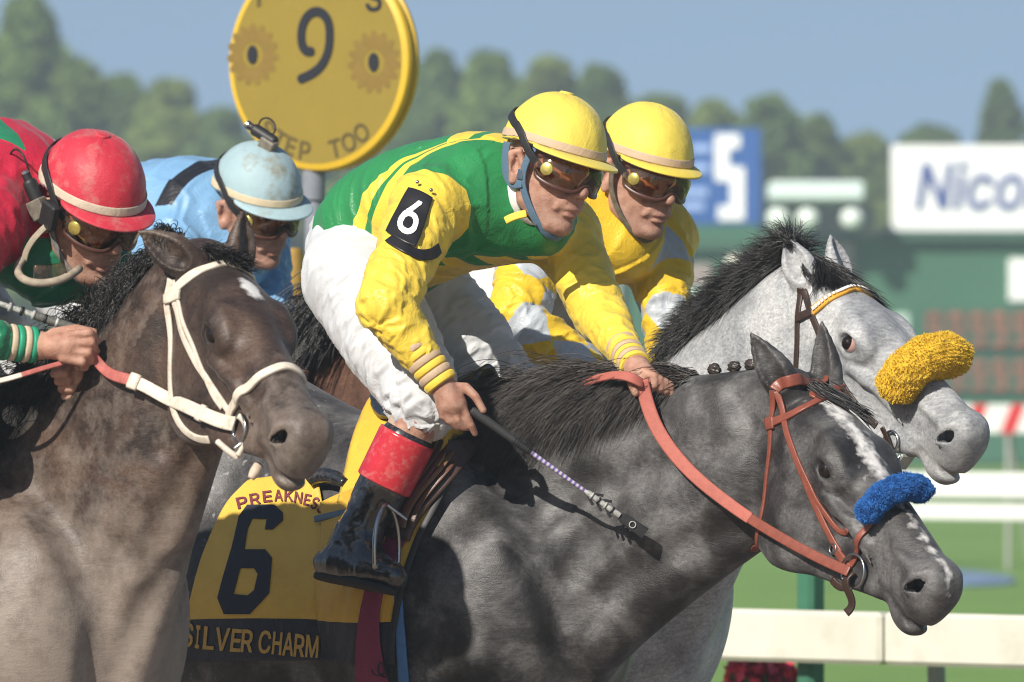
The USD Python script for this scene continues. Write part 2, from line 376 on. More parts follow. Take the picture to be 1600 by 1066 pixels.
# ---------------------------------------------------------------- infield board and signs
TD = 132.0
wall_m = plain('board_green', (0.036, 0.118, 0.068), 0.6, 0.10, 0.6)
wall2_m = plain('board_dark_green', (0.03, 0.085, 0.055), 0.6, 0.15, 0.6)
lamp_m = plain('lamp_red', (0.26, 0.10, 0.06), 0.6, 0.3, 3.0)
pinkgrey_m = plain('panel_pink_grey', (0.27, 0.22, 0.21), 0.6, 0.15, 1.0)
pale_m = plain('panel_pale', (0.42, 0.55, 0.48), 0.6, 0.1, 1.0)
blue_m = plain('sign_blue', (0.020, 0.085, 0.29), 0.5, 0.08, 1.0)
signw_m = plain('sign_white', (0.80, 0.80, 0.80), 0.5, 0.03, 1.0)
navy_m = plain('sign_navy', (0.05, 0.08, 0.26), 0.5, 0.1, 1.0)
def prect(px0, py0, px1, py1, y, th, bev=0.0):
    a, b = P(px0, py1, y), P(px1, py0, y)
    return box([a[0], y - th, a[2]], [b[0], y, b[2]], bev)
tote = thing('tote_board', 'long green infield results board with dim red lamp panels', 'results board', (*P(1450, 0, TD)[:2], 0))
w0 = P(985, 0, TD)[0]; w1 = P(1860, 0, TD)[0]
c0 = P(1190, 368, TD)
obj('wall', box([c0[0], TD, 0], [w1, TD + 2, c0[2]], 0.05), wall_m, tote, smooth=25)
obj('lower_wall', box([w0, TD + .05, 0], [c0[0] - 0.01, TD + 2, P(0, 352, TD)[2]], 0.05), wall_m, tote, smooth=25)
obj('ledge', prect(1375, 362, 1860, 376, TD - 0.01, 0.25), wall2_m, tote, smooth=25)
obj('ledge', prect(985, 378, 1185, 392, TD + .04, 0.2), wall2_m, tote, smooth=25)
obj('dark_panel', prect(1196, 372, 1345, 452, TD - .01, 0.06), wall2_m, tote, smooth=25)
for k, px in enumerate((1202, 1262, 1300)): obj('shutter', prect(px, 378, px + 34, 446, TD - .075, 0.03), pinkgrey_m if k != 1 else wall_m, tote, smooth=25)
obj('notice_panel', prect(1020, 412, 1112, 446, TD + .04, 0.06), pinkgrey_m, tote, smooth=25)
obj('pale_panel', prect(1005, 452, 1142, 482, TD + .04, 0.06), pale_m, tote, smooth=25)
obj('pale_panel', prect(1576, 404, 1680, 470, TD - .01, 0.06), signw_m, tote, smooth=25)
obj('pale_panel', prect(1396, 490, 1420, 540, TD - .01, 0.06), pale_m, tote, smooth=25)
obj('pale_panel', prect(940, 440, 968, 480, TD + .04, 0.06), pale_m, tote, smooth=25)
for r0, r1 in ((488, 542), (562, 610)):
    bp = obj('lamp_backing', prect(1440, r0 - 4, 1800, r1 + 4, TD - .02, 0.08), wall2_m, tote, smooth=25)
    for k in range(10):
        a = 1448 + k * 34
        for (u0, u1, v0, v1) in ((0, 22, 0, .16), (0, 22, .44, .58), (0, 22, .84, 1), (0, 6, .16, .44), (16, 22, .58, .84), (16, 22, .16, .44)):
            obj('lamp_bar', prect(a + u0, r0 + (r1 - r0) * v0, a + u1, r0 + (r1 - r0) * v1, TD - .105, 0.04), lamp_m, tote, smooth=False)
# awning with three pale globes
aw = thing('awning', 'flat white awning roof on posts between blue and white signs', 'awning', (*P(1270, 0, TD + .5)[:2], 0))
obj('roof', prect(1197, 288, 1342, 317, TD + .9, 2.4, 0.04), pale_m if False else plain('awning_white', (0.62, 0.72, 0.70), 0.5, 0.05), aw, smooth=25)
for px in (1205, 1270, 1332):
    x = P(px, 0, TD + .4)[0]
    obj('post', box([x - .06, TD + .3, 0], [x + .06, TD + .42, P(0, 318, TD + .4)[2]], 0.01), wall2_m, aw, smooth=25)
globe_m = plain('globe_white', (0.72, 0.78, 0.75), 0.4, 0.05)
for k, px in enumerate((1216, 1262, 1331)):
    c = P(px, 341, TD - 1.2); d_ = thing('globe_lamp', ['round white globe lamp under the awning nearest the blue sign', 'round white globe lamp under the middle of the awning', 'round white globe lamp under the awning end nearest the white billboard'][k], 'lamp', c)
    s_ = trimesh.creation.icosphere(3, 0.19); obj('globe', (np.asarray(s_.vertices) + c, s_.faces), globe_m, d_)
    obj('stem', tube([c + (0, 0, .17), c + (0, .3, .32)], 0.03, 8), wall2_m, d_)
for k, px in enumerate((1148, 1172)):
    c = P(px, 413, TD - 1.0); d_ = thing('globe_lamp', ['round cream globe lamp low before the green board, left of the dark mane', 'small cream globe lamp half hidden by the pale horse dark mane'][k], 'lamp', c)
    s_ = trimesh.creation.icosphere(3, 0.15); obj('globe', (np.asarray(s_.vertices) + c, s_.faces), plain('globe_cream%d' % k, (0.75, 0.72, 0.6), 0.4, 0.05), d_)
    obj('stem', tube([c - (0, 0, .13), c + (0, .9, -.3)], 0.03, 8), wall2_m, d_)
def flat_text(s, anchors, depth, bold=True):
    """lettering between the baseline points a, b (world) with the given up vector"""
    a, b, upv = [np.asarray(x, float) for x in anchors]
    m = meshkit.text_mesh(s, 1.0, 0.02, bold); v = np.asarray(m.vertices).copy(); w = v[:, 0].max() - v[:, 0].min(); v[:, 0] -= v[:, 0].min()
    h = np.linalg.norm(upv); n_ = unit(np.cross(b - a, upv))
    return a + np.outer(v[:, 0] / w, b - a) + np.outer(v[:, 1], upv) + np.outer(v[:, 2] / 0.02 * depth, n_), np.asarray(m.faces)
TS = TD + .6
bs = thing('blue_sign', 'big blue sign with white figure standing above the green board', 'sign', (*P(1120, 0, TS)[:2], 0))
obj('panel', prect(1040, 201, 1189, 352, TS, 0.25, 0.02), blue_m, bs, smooth=25)
yf = TS - .25
def stroke(paths, w, y, th, mat, parent, name, **kw):
    import shapely.geometry as sg
    from shapely.ops import unary_union
    pl = unary_union([sg.LineString(p).buffer(w / 2, cap_style=2, join_style=2) for p in paths])
    ms = []
    for gg in getattr(pl, 'geoms', [pl]):
        m = trimesh.creation.extrude_polygon(gg, th, engine='earcut'); v = np.asarray(m.vertices)
        ms.append((np.array([P(a, b, y - c) for a, b, c in v]), np.asarray(m.faces)))
    obj(name, join(*ms), mat, parent, smooth=False, **kw)
stroke([[(1156, 221), (1128, 221), (1128, 272), (1152, 272), (1152, 333), (1122, 333)]], 22, yf - .004, 0.02, signw_m, bs, 'figure')
pb_m = plain('sign_pale_blue', (0.3, 0.42, 0.72))
for ln in ([(1080, 232), (1110, 232)], [(1080, 262), (1108, 262)], [(1062, 300), (1106, 300)], [(1066, 322), (1100, 322)]): stroke([ln], 12, yf - .004, 0.02, pb_m, bs, 'text_line')
for px in (1060, 1170):
    x = P(px, 0, TS)[0]; obj('post', box([x - .08, TS + .01, 0], [x + .08, TS + .17, P(0, 210, TS)[2]], 0.01), wall2_m, bs, smooth=25)
wb = thing('billboard', 'white billboard with large navy lettering above the green board', 'billboard', (*P(1500, 0, TD)[:2], 0))
obj('panel', prect(1392, 228, 1860, 362, TD + .3, 0.4, 0.02), signw_m, wb, smooth=25)
yb = TD + .3 - .4
obj('lettering', flat_text('NicoD', (P(1430, 326, yb - .002), P(1652, 326, yb - .002), P(0, 254, yb)[2] * UP - P(0, 324, yb)[2] * UP + np.array([.12, 0, 0])), 0.03), navy_m, wb, smooth=False)
for px in (1440, 1640, 1800):
    x = P(px, 0, TD)[0]; obj('post', box([x - .1, TD + .31, 0], [x + .1, TD + .5, P(0, 240, TD)[2]], 0.01), wall2_m, wb, smooth=25)

# ---------------------------------------------------------------- pole sign with the nine
sc = P(506, 97, 6.5); sn = np.array([-math.sin(math.radians(33)), -math.cos(math.radians(33)), 0]); sx = np.array([math.cos(math.radians(33)), -math.sin(math.radians(33)), 0])
SF = np.stack([sx, UP, -np.cross(UP, sx)], 1); SF[:, 2] = np.cross(SF[:, 0], SF[:, 1])
sr = 171 * 24.5 / PXF
yel_shade_m = plain('disc_yellow_shaded', (0.235, 0.172, 0.024), 0.38, 0.05, 12.0, spec=0.5); ink_m = plain('disc_ink', (0.012, 0.014, 0.02), 0.5)  # face yellow darkened to paint in its shade; the rim keeps full yellow
brown_m = plain('disc_petal', (0.19, 0.125, 0.025), 0.45, 0.1); letter_m = plain('disc_letter', (0.095, 0.07, 0.02), 0.5)
pole = thing('pole_sign', 'round yellow pole marker sign with black nine on grey post', 'sign', (sc[0], sc[1], 0))
def on_disc(v): return sc + np.asarray(v) @ SF.T
dk = [(0, -.035), (sr - .02, -.035), (sr - .004, -.03), (sr, -.022), (sr, -.012), (sr - .01, -.006), (sr - .01, .006), (sr, .012), (sr, .022), (sr - .004, .03), (sr - .02, .035), (0, .035)]
obj('disc', lathe(dk[:2] + [(sr - .02, .035), (0, .035)], sc, SF, 96), yel_shade_m, pole, smooth=30)
obj('rim', lathe([(sr - .0205, -.0352)] + dk[2:-2] + [(sr - .0205, .0352)], sc, SF, 96), plain('disc_rim', (.62, .40, .03), .35, .06, 12.0), pole, smooth=30)
def disc_flat(poly, z, th, mat, name, **kw):
    ms = []
    for gg in getattr(poly, 'geoms', [poly]):
        m = trimesh.creation.extrude_polygon(gg, th, engine='earcut'); v = np.asarray(m.vertices) + (0, 0, z); ms.append((on_disc(v), np.asarray(m.faces)))
    obj(name, join(*ms), mat, pole, smooth=False, **kw)
import shapely.geometry as sg
from shapely.ops import unary_union
from shapely import affinity
px2 = lambda a, b: ((a - 506) * 24.5 / PXF / math.cos(math.radians(33)), (97 - b) * 24.5 / PXF)
nine = np.array([px2(a, b) for a, b in ((497, 81), (486, 76), (482, 60), (485, 38), (496, 22), (508, 19), (522, 30), (527, 55), (524, 82), (512, 105), (498, 116), (482, 123))])
disc_flat(sg.LineString(resample(nine, 60)).buffer(0.0135), 0.0355, 0.003, ink_m, 'nine')
for cx, cy in ((404, 84), (596, 100)):
    c = px2(cx, cy)
    disc_flat(unary_union([affinity.rotate(sg.Point(c[0], c[1] + .064).buffer(1, 12).intersection(sg.box(-9, -9, 9, 9)) if False else affinity.scale(sg.Point(c[0], c[1] + .062).buffer(0.014, 6), 1, 2.0), a, origin=c) for a in np.arange(0, 360, 24)]), 0.0352, 0.0008, brown_m, 'petals')
    disc_flat(affinity.scale(sg.Point(c).buffer(0.0205, 16), .85, 1.3), 0.0355, 0.003, ink_m, 'dot')
def arc_text(chars, rad, a0, a1, h, mat, flip=False):
    for ch, a in zip(chars, np.linspace(a0, a1, len(chars))):
        if ch == ' ': continue
        m = meshkit.text_mesh(ch, h, 0.002, True); v = np.asarray(m.vertices).copy(); v[:, 0] -= v[:, 0].mean()
        t = math.radians(a); r_ = np.array([[math.cos(t), -math.sin(t)], [math.sin(t), math.cos(t)]])
        v[:, :2] = v[:, :2] @ r_.T + rad * np.array([math.sin(t), -math.cos(t)]) * (1 if not flip else 1)
        obj('letter', (on_disc(v + (0, 0, .0355)), np.asarray(m.faces)), mat, pole, smooth=False)
arc_text('STEP TOO', sr * 0.90, -42, 37, 0.05, letter_m)
for (a, b), s_ in zip(((414, 2), (596, 14)), 'TS'):
    m = meshkit.text_mesh(s_, .07, .002, True); v = np.asarray(m.vertices).copy(); v[:, 0] -= v[:, 0].mean(); c = px2(a, b)
    obj('letter', (on_disc(v + (c[0], c[1] - .01, .0355)), np.asarray(m.faces)), letter_m if s_ == 'T' else ink_m, pole, smooth=False)
post_grey = plain('post_grey', (0.20, 0.22, 0.25), 0.5, 0.1)
pc = sc - sn * -0.0 + np.array([(490 - 506) * 24.5 / PXF, .03, 0])
obj('post', tube([[pc[0], pc[1], 0], [pc[0], pc[1], sc[2] - sr + .01]], 0.026, 16), post_grey, pole)
obj('bracket', tube([[pc[0], pc[1], sc[2] - sr + .1], [pc[0], pc[1], sc[2] - sr - .08]], 0.034, 16), post_grey, pole)
och = thing('pole_pad', 'ochre padded post wrap standing beside the grey sign post', 'post pad', (*P(452, 0, 6.9)[:2], 0))
ov = P(452, 0, 6.9)
obj('pad', lathe([(0, .3), (.038, .3), (.044, .33), (.044, zz(398, 6.9)), (.036, zz(388, 6.9)), (0, zz(388, 6.9))], (ov[0], ov[1], 0), None, 24), plain('ochre', (0.45, 0.27, 0.06), 0.7, 0.15), och, smooth=40)
obj('post', lathe([(0, 0), (.03, 0), (.03, .31), (0, .31)], (ov[0], ov[1], 0), None, 16), post_grey, och, smooth=40)

# ---------------------------------------------------------------- turf litter and flowers
tc = P(1480, 872, 52.0); tc[2] = 0
tarp = trimesh.creation.icosphere(4, 1.0); tv = np.asarray(tarp.vertices) * (0.55, 2.0, 0.06); tv[:, 2] += .02 * meshkit.noise(np.asarray(tarp.vertices) * 4, 3); 
obj('ground_cover', (tv + tc, tarp.faces), plain('cover_blue', (0.16, 0.24, 0.36), 0.5, 0.35, 2.0), label='pale blue sheet lying flat on the far turf', category='sheet')
fl = thing('flower_bush', 'low bush of red flowers growing at the foot of the near rail', 'bush', (*P(1190, 0, 6.6)[:2], 0))
fc = P(1190, 1075, 6.6)
lp, lf = [], []
def leaves(n, c, rad, size, seed, aspect=0.5, droop=0.0):
    """n leaf faces spread through an ellipsoid's outer volume"""
    r = np.random.default_rng(seed); d = unit(r.normal(size=(n, 3))); p = np.asarray(c) + d * (r.random((n, 1)) ** 0.35) * np.asarray(rad)
    a = unit(r.normal(size=(n, 3)) + d * .6); b = unit(np.cross(a, r.normal(size=(n, 3)))); s = size * (0.6 + 0.8 * r.random((n, 1)))
    v = np.stack([p - a * s, p + b * s * aspect, p + a * s, p - b * s * aspect], 1).reshape(-1, 3)
    i = np.arange(n)[:, None] * 4
    return v, np.vstack([i + [0, 1, 2], i + [0, 2, 3]])
leaf_m = plain('flower_leaf', (0.04, 0.10, 0.025), 0.6, 0.3, 40.0); petal_m = plain('red_petal', (0.68, 0.05, 0.10), 0.5, 0.3, 50.0)
obj('foliage', leaves(1500, fc - (0, 0, .3), (.14, .14, .42), 0.03, 3), leaf_m, fl, smooth=False, kind='stuff')
obj('blooms', leaves(900, fc + (0, 0, .025), (.10, .1, .085), 0.022, 4, 0.9), petal_m, fl, smooth=False, kind='stuff')

# ---------------------------------------------------------------- trees
crown_m = [M('crown%d' % k, {'g': ('geometry', {}), 'n': ('noise_texture', {'scale': 0.5, 'detail': 3.0}), 'r': ('rgb_ramp', {'ramp': [(0.3, tuple(np.array(c) * .75)), (0.7, tuple(np.array(c) * 1.25))]}),
            'd': ('diffuse_bsdf', {}), 't': ('translucent_bsdf', {}), 'x': ('mix_closure', {'fac': 0.45})},
            [('g.position', 'n.vector'), ('n.fac', 'r.fac'), ('r.color', 'd.color'), ('r.color', 't.color'), ('d.BSDF', 'x.closure1'), ('t.BSDF', 'x.closure2')], 'x.closure') for k, c in enumerate(((0.19, 0.27, 0.075), (0.235, 0.30, 0.08), (0.165, 0.245, 0.085)))]
bark_m = plain('bark', (0.10, 0.075, 0.055), 0.9, 0.3, 6.0)
def tree(px, top, wpx, y, seed, label, low=470, kind=0):
    r = np.random.default_rng(seed); s = (DIST + y) / PXF
    base = P(px, 0, y); base[2] = 0; zt = P(0, top, y)[2]; zl = max(1.0, P(0, low, y)[2]); rx = wpx * s / 2
    t = thing('tree', label, 'tree', base)
    ms = []; nb = 34
    for k in range(nb):
        h = (k + .5) / nb; prof = math.sqrt(max(0.06, 1 - (2 * h - 0.85) ** 2)) if h > .42 else 0.98
        a = k * 2.4 + r.random() * 1.5; q = prof * (.35 + .6 * r.random()); c = base + np.array([math.cos(a) * rx * q, math.sin(a) * rx * q, zl + (zt - zl) * h * 0.96])
        rr = rx * (0.16 + 0.24 * r.random()); ms.append(leaves(int(240 + 900 * (rr / rx)), c, (rr * (.8 + .6 * r.random()), rr, rr * (.5 + .6 * r.random())), 0.17, seed * 50 + k, .7))
    ms.append(leaves(260, base + (rx * .1 * r.normal(), 0, zt - rx * .16), (rx * .2, rx * .2, rx * .16), 0.15, seed * 50 + 49, .7))
    obj('crown', join(*ms), crown_m[kind], t, smooth=False)
    tr = [tube([base, base + (.1, 0, (zl + zt) / 2)], [rx * .09 + .1, rx * .05], 10)]
    for k in range(5):
        a = k * 1.3; tr.append(tube([base + (0, 0, zl * (.7 + .15 * k)), base + (math.cos(a) * rx * .5, math.sin(a) * rx * .5, zl + (zt - zl) * .6)], [.12, .04], 8))
    obj('trunk', join(*tr), bark_m, t)
TREES = [(52, 14, 150, 205, 'tallest hazy tree at the far left of the picture'), (-40, 60, 150, 215, 'hazy tree cut by the left picture edge'), (130, 105, 90, 210, 'hazy tree beside the tallest one at the left'),
         (196, 118, 90, 222, 'round hazy tree above the pale blue jockey, left of two'), (268, 126, 130, 218, 'hazy tree filling the gap left of the yellow disc'), (350, 172, 110, 214, 'low hazy tree touching the left rim of the yellow disc'),
         (455, 190, 140, 224, 'hazy tree hidden mostly behind the yellow disc'), (585, 150, 140, 224, 'hazy tree under the right rim of the yellow disc'), (690, 88, 110, 212, 'tall hazy tree just right of the yellow disc'),
         (768, 82, 130, 208, 'tall broad hazy tree above the green and yellow jacket'), (860, 98, 130, 215, 'hazy tree behind the nearer yellow helmet'), (945, 112, 120, 211, 'hazy tree between the two yellow helmets'),
         (1030, 152, 120, 219, 'hazy tree behind the further yellow helmet'), (1115, 160, 110, 216, 'low hazy tree above the blue sign'), (1210, 148, 110, 209, 'rounded tree right of the blue sign'),
         (1285, 196, 120, 212, 'low rounded tree above the awning'), (1365, 222, 110, 221, 'low tree left of the white billboard'), (1460, 215, 120, 226, 'tree mostly hidden behind the left part of the billboard'), (1640, 215, 140, 226, 'tree at the right edge behind the billboard')]
for i, (px, top, w, y, lab) in enumerate(TREES): tree(px, top, w * 1.6, y, i + 1, lab, 500, i % 3)
tree(1566, 128, 66, 230, 40, 'slim lone tree rising above the white billboard', 260, 2)
hedge = []
for k in range(60): hedge.append(leaves(700, P(-80 + k * 30, 455 + 26 * math.sin(k * 1.7), 236 + 3 * math.sin(k)), (1.1, .9, 2.1 + .5 * math.sin(k * 2.3)), 0.22, 900 + k, .7))
SKY_ = np.array([(-80, 60), (52, 45), (130, 130), (196, 150), (268, 150), (350, 195), (455, 210), (585, 175), (690, 115), (768, 108), (860, 122), (945, 138), (1030, 175), (1115, 180), (1210, 175), (1285, 215), (1365, 240), (1460, 235), (1640, 230), (1720, 235)], float)
wr_ = np.random.default_rng(77)
for k in range(150):
    px = -80 + k * 12; row = np.interp(px, SKY_[:, 0], SKY_[:, 1]) + 10 + 60 * wr_.random() ** 1.5; s_ = .45 + 1.0 * wr_.random()
    hedge.append(leaves(int(330 * s_), P(px, row + 40 * s_, 228 + 6 * wr_.random()), (1.1 * s_, .9, .9 * s_), 0.17, 1200 + k, .7)); hedge.append(leaves(420, P(px, row + 110 + 90 * wr_.random(), 231), (1.5, .9, 1.7), 0.2, 1400 + k, .7))
obj('far_wood', join(*hedge), crown_m[2], smooth=False, label='hazy far belt of foliage filling the gaps between the trees', category='wood', kind='stuff')

# ---------------------------------------------------------------- hazy air
hz = usdkit.material(stage, '/World/Looks/haze', {'v': ('principled_volume', {'color': (0.76, 0.91, 0.98), 'density': 0.0011, 'anisotropy': 0.0})}, [], volume='v.volume')
obj('haze', box([-260, -60, -1], [260, 330, 22]), hz, smooth=False, kind='stuff')
# ---------------------------------------------------------------- horses
HB = np.stack([F, -RT, UP], 1)                 # horse frame: forward, left, up
class Local:
    """a horse's frame; local points (f, l, u), u above the ground"""
    def __init__(s, px, py, y): s.o = P(px, py, y) * (1, 1, 0)
    def w(s, v): return np.asarray(v, float) @ HB.T + s.o
    def l(s, p): return (np.asarray(p, float) - s.o) @ HB
    def at(s, px, py, l=0.0):
        """local point under a pixel, l metres left of the middle plane"""
        c = np.array([0, -DIST, HCAM]); d = P(px, py, 0) - c; n = -RT
        t = (l - (c - s.o) @ n) / (d @ n); return s.l(c + d * t)
NOS = np.array([.578, .050, -.066]); NAX = np.array([.42, -.80, .42]); NAX /= np.linalg.norm(NAX); NDP = np.array([.67, .60, .43])        # nostril: place, long axis, outward
def head_prims(eo=.0145):
    """a horse's head: x from poll to muzzle, y left, z towards the forehead; metres. Returns (prim, k, sign) in order"""
    out = []
    A = lambda p, k=0.03: out.append((p, k, 1)); S = lambda p, k=0.01: out.append((p, k, -1))
    Y = [0, 1, 0]
    A(ell((0.10, 0, -0.080), (0.15, 0.076, 0.088)))
    A(ell((0.17, 0, -0.042), (0.13, 0.080, 0.060)), .03)
    A(chain([(0.12, 0, -0.080), (0.25, 0, -0.066), (0.38, 0, -0.062), (0.50, 0, -0.066), (0.56, 0, -0.074)], [.078, .070, .058, .052, .050], Y, 1.14), .03)
    A(chain([(0.12, 0, -0.17), (0.26, 0, -0.155), (0.40, 0, -0.125), (0.52, 0, -0.115)], [.082, .074, .054, .044], Y, 1.3), .04)
    for s in (-1, 1):
        A(ell((0.160, s * .046, -0.185), (0.130, 0.032, 0.115), rot([0, 1, 0], 12)), .03)
        A(chain([(0.10, s * .048, -0.262), (0.19, s * .046, -0.268), (0.32, s * .034, -0.215), (0.46, s * .024, -0.155)], [.022, .026, .024, .020]), .03)
        A(chain([(.275, s * .070, -.115), (.325, s * .064, -.090), (.37, s * .056, -.108), (.43, s * .050, -.120)], [.0035, .0045, .004, .003]), .008)
        A(chain([(.325, s * .062, -.090), (.36, s * .054, -.068), (.42, s * .048, -.070)], [.004, .0035, .003]), .008)
        A(cone((0.250, s * .068, -.092), (0.400, s * .048, -.096), .014, .010), .022)
        A(ell((0.226, s * .066, -0.026), (0.060, 0.020, 0.030), rot([0, 1, 0], 14)), .032)
        A(chain([(0.186, s * .078, -0.038), (0.224, s * .084, -0.025), (0.262, s * .070, -0.036)], [.006, .0085, .006]), .016)
        A(chain([(0.192, s * .078, -0.060), (0.230, s * .080, -0.068), (0.266, s * .068, -0.058)], [.004, .006, .004]), .016)
        S(ell((0.138, s * .092, -0.036), (0.034, 0.012, 0.020)), .04)
        S(ell((0.33, s * .080, -0.135), (0.08, 0.014, 0.024)), .03)
        S(ell((0.43, s * .066, -0.060), (0.06, 0.010, 0.016)), .025)
        A(ell((0.572, s * .036, -0.066), (0.050, 0.027, 0.042), rot([0, 1, 0], -12)), .022)
        A(cone((0.46, s * .046, -.056), (0.540, s * .05, -.056), .006, .010), .02)
    A(ell((0.566, 0, -0.084), (0.056, 0.050, 0.062)), .03)
    A(ell((0.580, 0, -0.112), (0.044, 0.046, 0.044)), .025)
    A(ell((0.520, 0, -0.166), (0.056, 0.036, 0.026), rot([0, 1, 0], 10)), .022)
    A(ell((0.566, 0, -0.164), (0.036, 0.038, 0.015)), .016)
    for s in (-1, 1):
        S(chain([(0.455, s * .050, -.136), (0.52, s * .056, -.146), (0.58, s * .046, -.152), (0.632, s * 0, -.150)], [.005, .007, .008, .008]), .005)
        n_ = NOS * (1, s, 1); a_ = NAX * (1, s, 1)
        A(chain([n_ - a_ * .048 + (-.004, 0, .002), n_ - a_ * .030 + (-.012, s * .004, .016), n_ + (-.004, s * .006, .024), n_ + a_ * .030 + (.004, 0, .014), n_ + a_ * .042 + (.004, 0, -.004), n_ + a_ * .026 + (.008, s * .004, -.020), n_ + (.004, s * .010, -.022), n_ - a_ * .036 + (0, s * .006, -.010)], [.006, .008, .009, .009, .008, .008, .008, .006]), .012)
        S(chain([n_ - a_ * .034, n_ - a_ * .008, n_ + a_ * .012, n_ + a_ * .030], [.008, .016, .018, .014]), .006)
        S(ell(n_ - NDP * (1, s, 1) * .020, (.026, .020, .018)), .006)
        S(ell((0.229, s * .092, -0.0470), (0.027, 0.018, eo), rot([0, 0, 1], -s * 20) @ rot([0, 1, 0], 12)), .006)
    def sq(p):
        if p.kind == 'e':
            if p.d[0][0] > .5: p = Prim('e', np.array([.545 + (p.d[0][0] - .545) * .62, p.d[0][1] * .70, p.d[0][2]]), p.d[1] * (.82, .74, 1), p.d[2])
            return p
        q = p.d[0].copy(); m = q[:, 0] > .545; q[m, 0] = .545 + (q[m, 0] - .545) * .62; q[m, 1] *= .70; return Prim('c', q, p.d[1], p.d[2], p.d[3])
    return [(sq(p), k, g) for p, k, g in out]
EYE = np.array([0.228, 0.0715, -0.0465])
def ear_prims(base, tip, front, wid=0.040):
    """an ear from base to tip whose hollow faces front (local directions)"""
    base, tip = np.asarray(base, float), np.asarray(tip, float); ax = unit(tip - base); fr = unit(np.asarray(front) - (np.asarray(front) @ ax) * ax); L_ = np.linalg.norm(tip - base)
    c = [base, base + ax * L_ * .3, base + ax * L_ * .62, tip]
    o = chain(c, [wid * .80, wid, wid * .70, .004], fr, 1.55, n=9)
    i = chain([base + ax * L_ * .18 + fr * .020, base + ax * L_ * .4 + fr * .026, base + ax * L_ * .66 + fr * .016, base + ax * L_ * .9 + fr * .004], [wid * .42, wid * .66, wid * .46, .004], fr, 1.3, n=9)
    return o, i
def hit(h, pts, tol=5.0):
    """points of the hide seen under pixels of the photograph"""
    if not hasattr(h, 'pt'):
        fr = np.nonzero((h.n * (h.v - np.array([0, -DIST, HCAM]))).sum(1) < 0)[0]; h.fr = fr; h.pt = cKDTree(pix(h.v[fr]))
    out = []
    for p in np.asarray(pts, float):
        i = h.pt.query_ball_point(p, tol)
        if not len(i): i = [h.pt.query(p)[1]]
        q = h.v[h.fr[i]]; q = q[q[:, 1] < q[:, 1].min() + .02]; y = np.median(q[:, 1]); out.append(P(p[0], p[1], y))
    return np.array(out)
class Horse:
    def __init__(s, name, loc): s.name, s.loc = name, loc
    def build(s, pose, neck, body, ears, h=0.009, hf=0.0038, eo=.0145, grooves=()):
        R, t, sc = pose; lc = s.loc
        Rl, tl = HB.T @ R, lc.l(t); s.Rl, s.tl, s.sc = Rl, tl, sc
        hp = [(moved(p, Rl, tl, sc), k, sg_) for p, k, sg_ in head_prims(eo)]
        lo = np.min([p.lo for p, _, _ in hp], 0); hi = np.max([p.hi for p, _, _ in hp], 0)
        al = [p for p, _, _ in body] + [p for p, _, _ in neck]
        LO = np.minimum(np.min([p.lo for p in al], 0), lo) - .03; HI = np.maximum(np.max([p.hi for p in al], 0), hi) + .06
        LO[2] = max(LO[2], -0.005)
        ax = [axis(LO[0], HI[0], h, [(lo[0], HI[0])], hf), axis(LO[1], HI[1], h, [(lo[1], hi[1])], hf), axis(LO[2], HI[2] + .1, h, [(lo[2], HI[2] + .1)], hf)]
        fl = Field(ax); s.field = fl
        for p, k, g_ in body + neck: (fl.add if g_ > 0 else fl.sub)(p, k)
        for p, k, g_ in hp: (fl.add if g_ > 0 else fl.sub)(p, k)
        for (b, tp, fr, wd) in ears:
            o, i = ear_prims(b, tp, fr, wd); o, i = moved(o, Rl, tl, sc), moved(i, Rl, tl, sc)
            fl.add(o, .016); fl.sub(i, .005)
        if grooves:
            v, f = keep_largest(*fl.mesh(2)); s.v, s.f = lc.w(v), f; s.n = normals(s.v, f)
            for pts, rad, dep in grooves:
                p = hit(s, pts); q = cKDTree(s.v).query(p, k=20)[1]; nn = unit(s.n[q].mean(1)); rad = np.broadcast_to(rad, (len(p),)); fl.sub(chain(lc.l(p + nn * (rad * (1 - dep))[:, None]), np.array(rad, float)), .045)
            del s.pt
        v, f = keep_largest(*fl.mesh(3)); s.lv, s.f = v, f
        s.v = lc.w(v); s.n = normals(s.v, f); s.tree = cKDTree(s.v); s.hl = ((v - tl) @ Rl) / sc     # head coordinates of every vertex
        return s
    def head(s, x): return s.loc.w(np.asarray(x) * s.sc @ s.Rl.T + s.tl)        # head coordinates to the world
    def snap(s, pts, off=0.003, avg=6):
        """points laid on the hide, and the normals there"""
        d, i = s.tree.query(pts, k=avg); n = unit(s.n[i].mean(1)); p = s.v[i].mean(1)
        q = np.asarray(pts); q = q - ((q - p) * n).sum(-1, keepdims=True) * n
        return q + n * off, n
    def strap_on(s, pts, width, thick=0.005, n=40, off=0.003):
        p, nr = s.snap(resample(pts, n), off); p = ndimage.gaussian_filter1d(p, 1.2, axis=0, mode='nearest'); nr = ndimage.gaussian_filter1d(nr, 2.5, axis=0, mode='nearest')
        return strap(p, nr, width, thick)
    def top(s, f, l):
        """height of the topline at local f, l"""
        fx, ly, uz = s.field.ax; i, j = np.searchsorted(fx, f), np.searchsorted(ly, l); c = s.field.v[i, j]
        k = np.nonzero(c < 0)[0].max(); return uz[k] + (uz[k + 1] - uz[k]) * c[k] / (c[k] - c[k + 1])
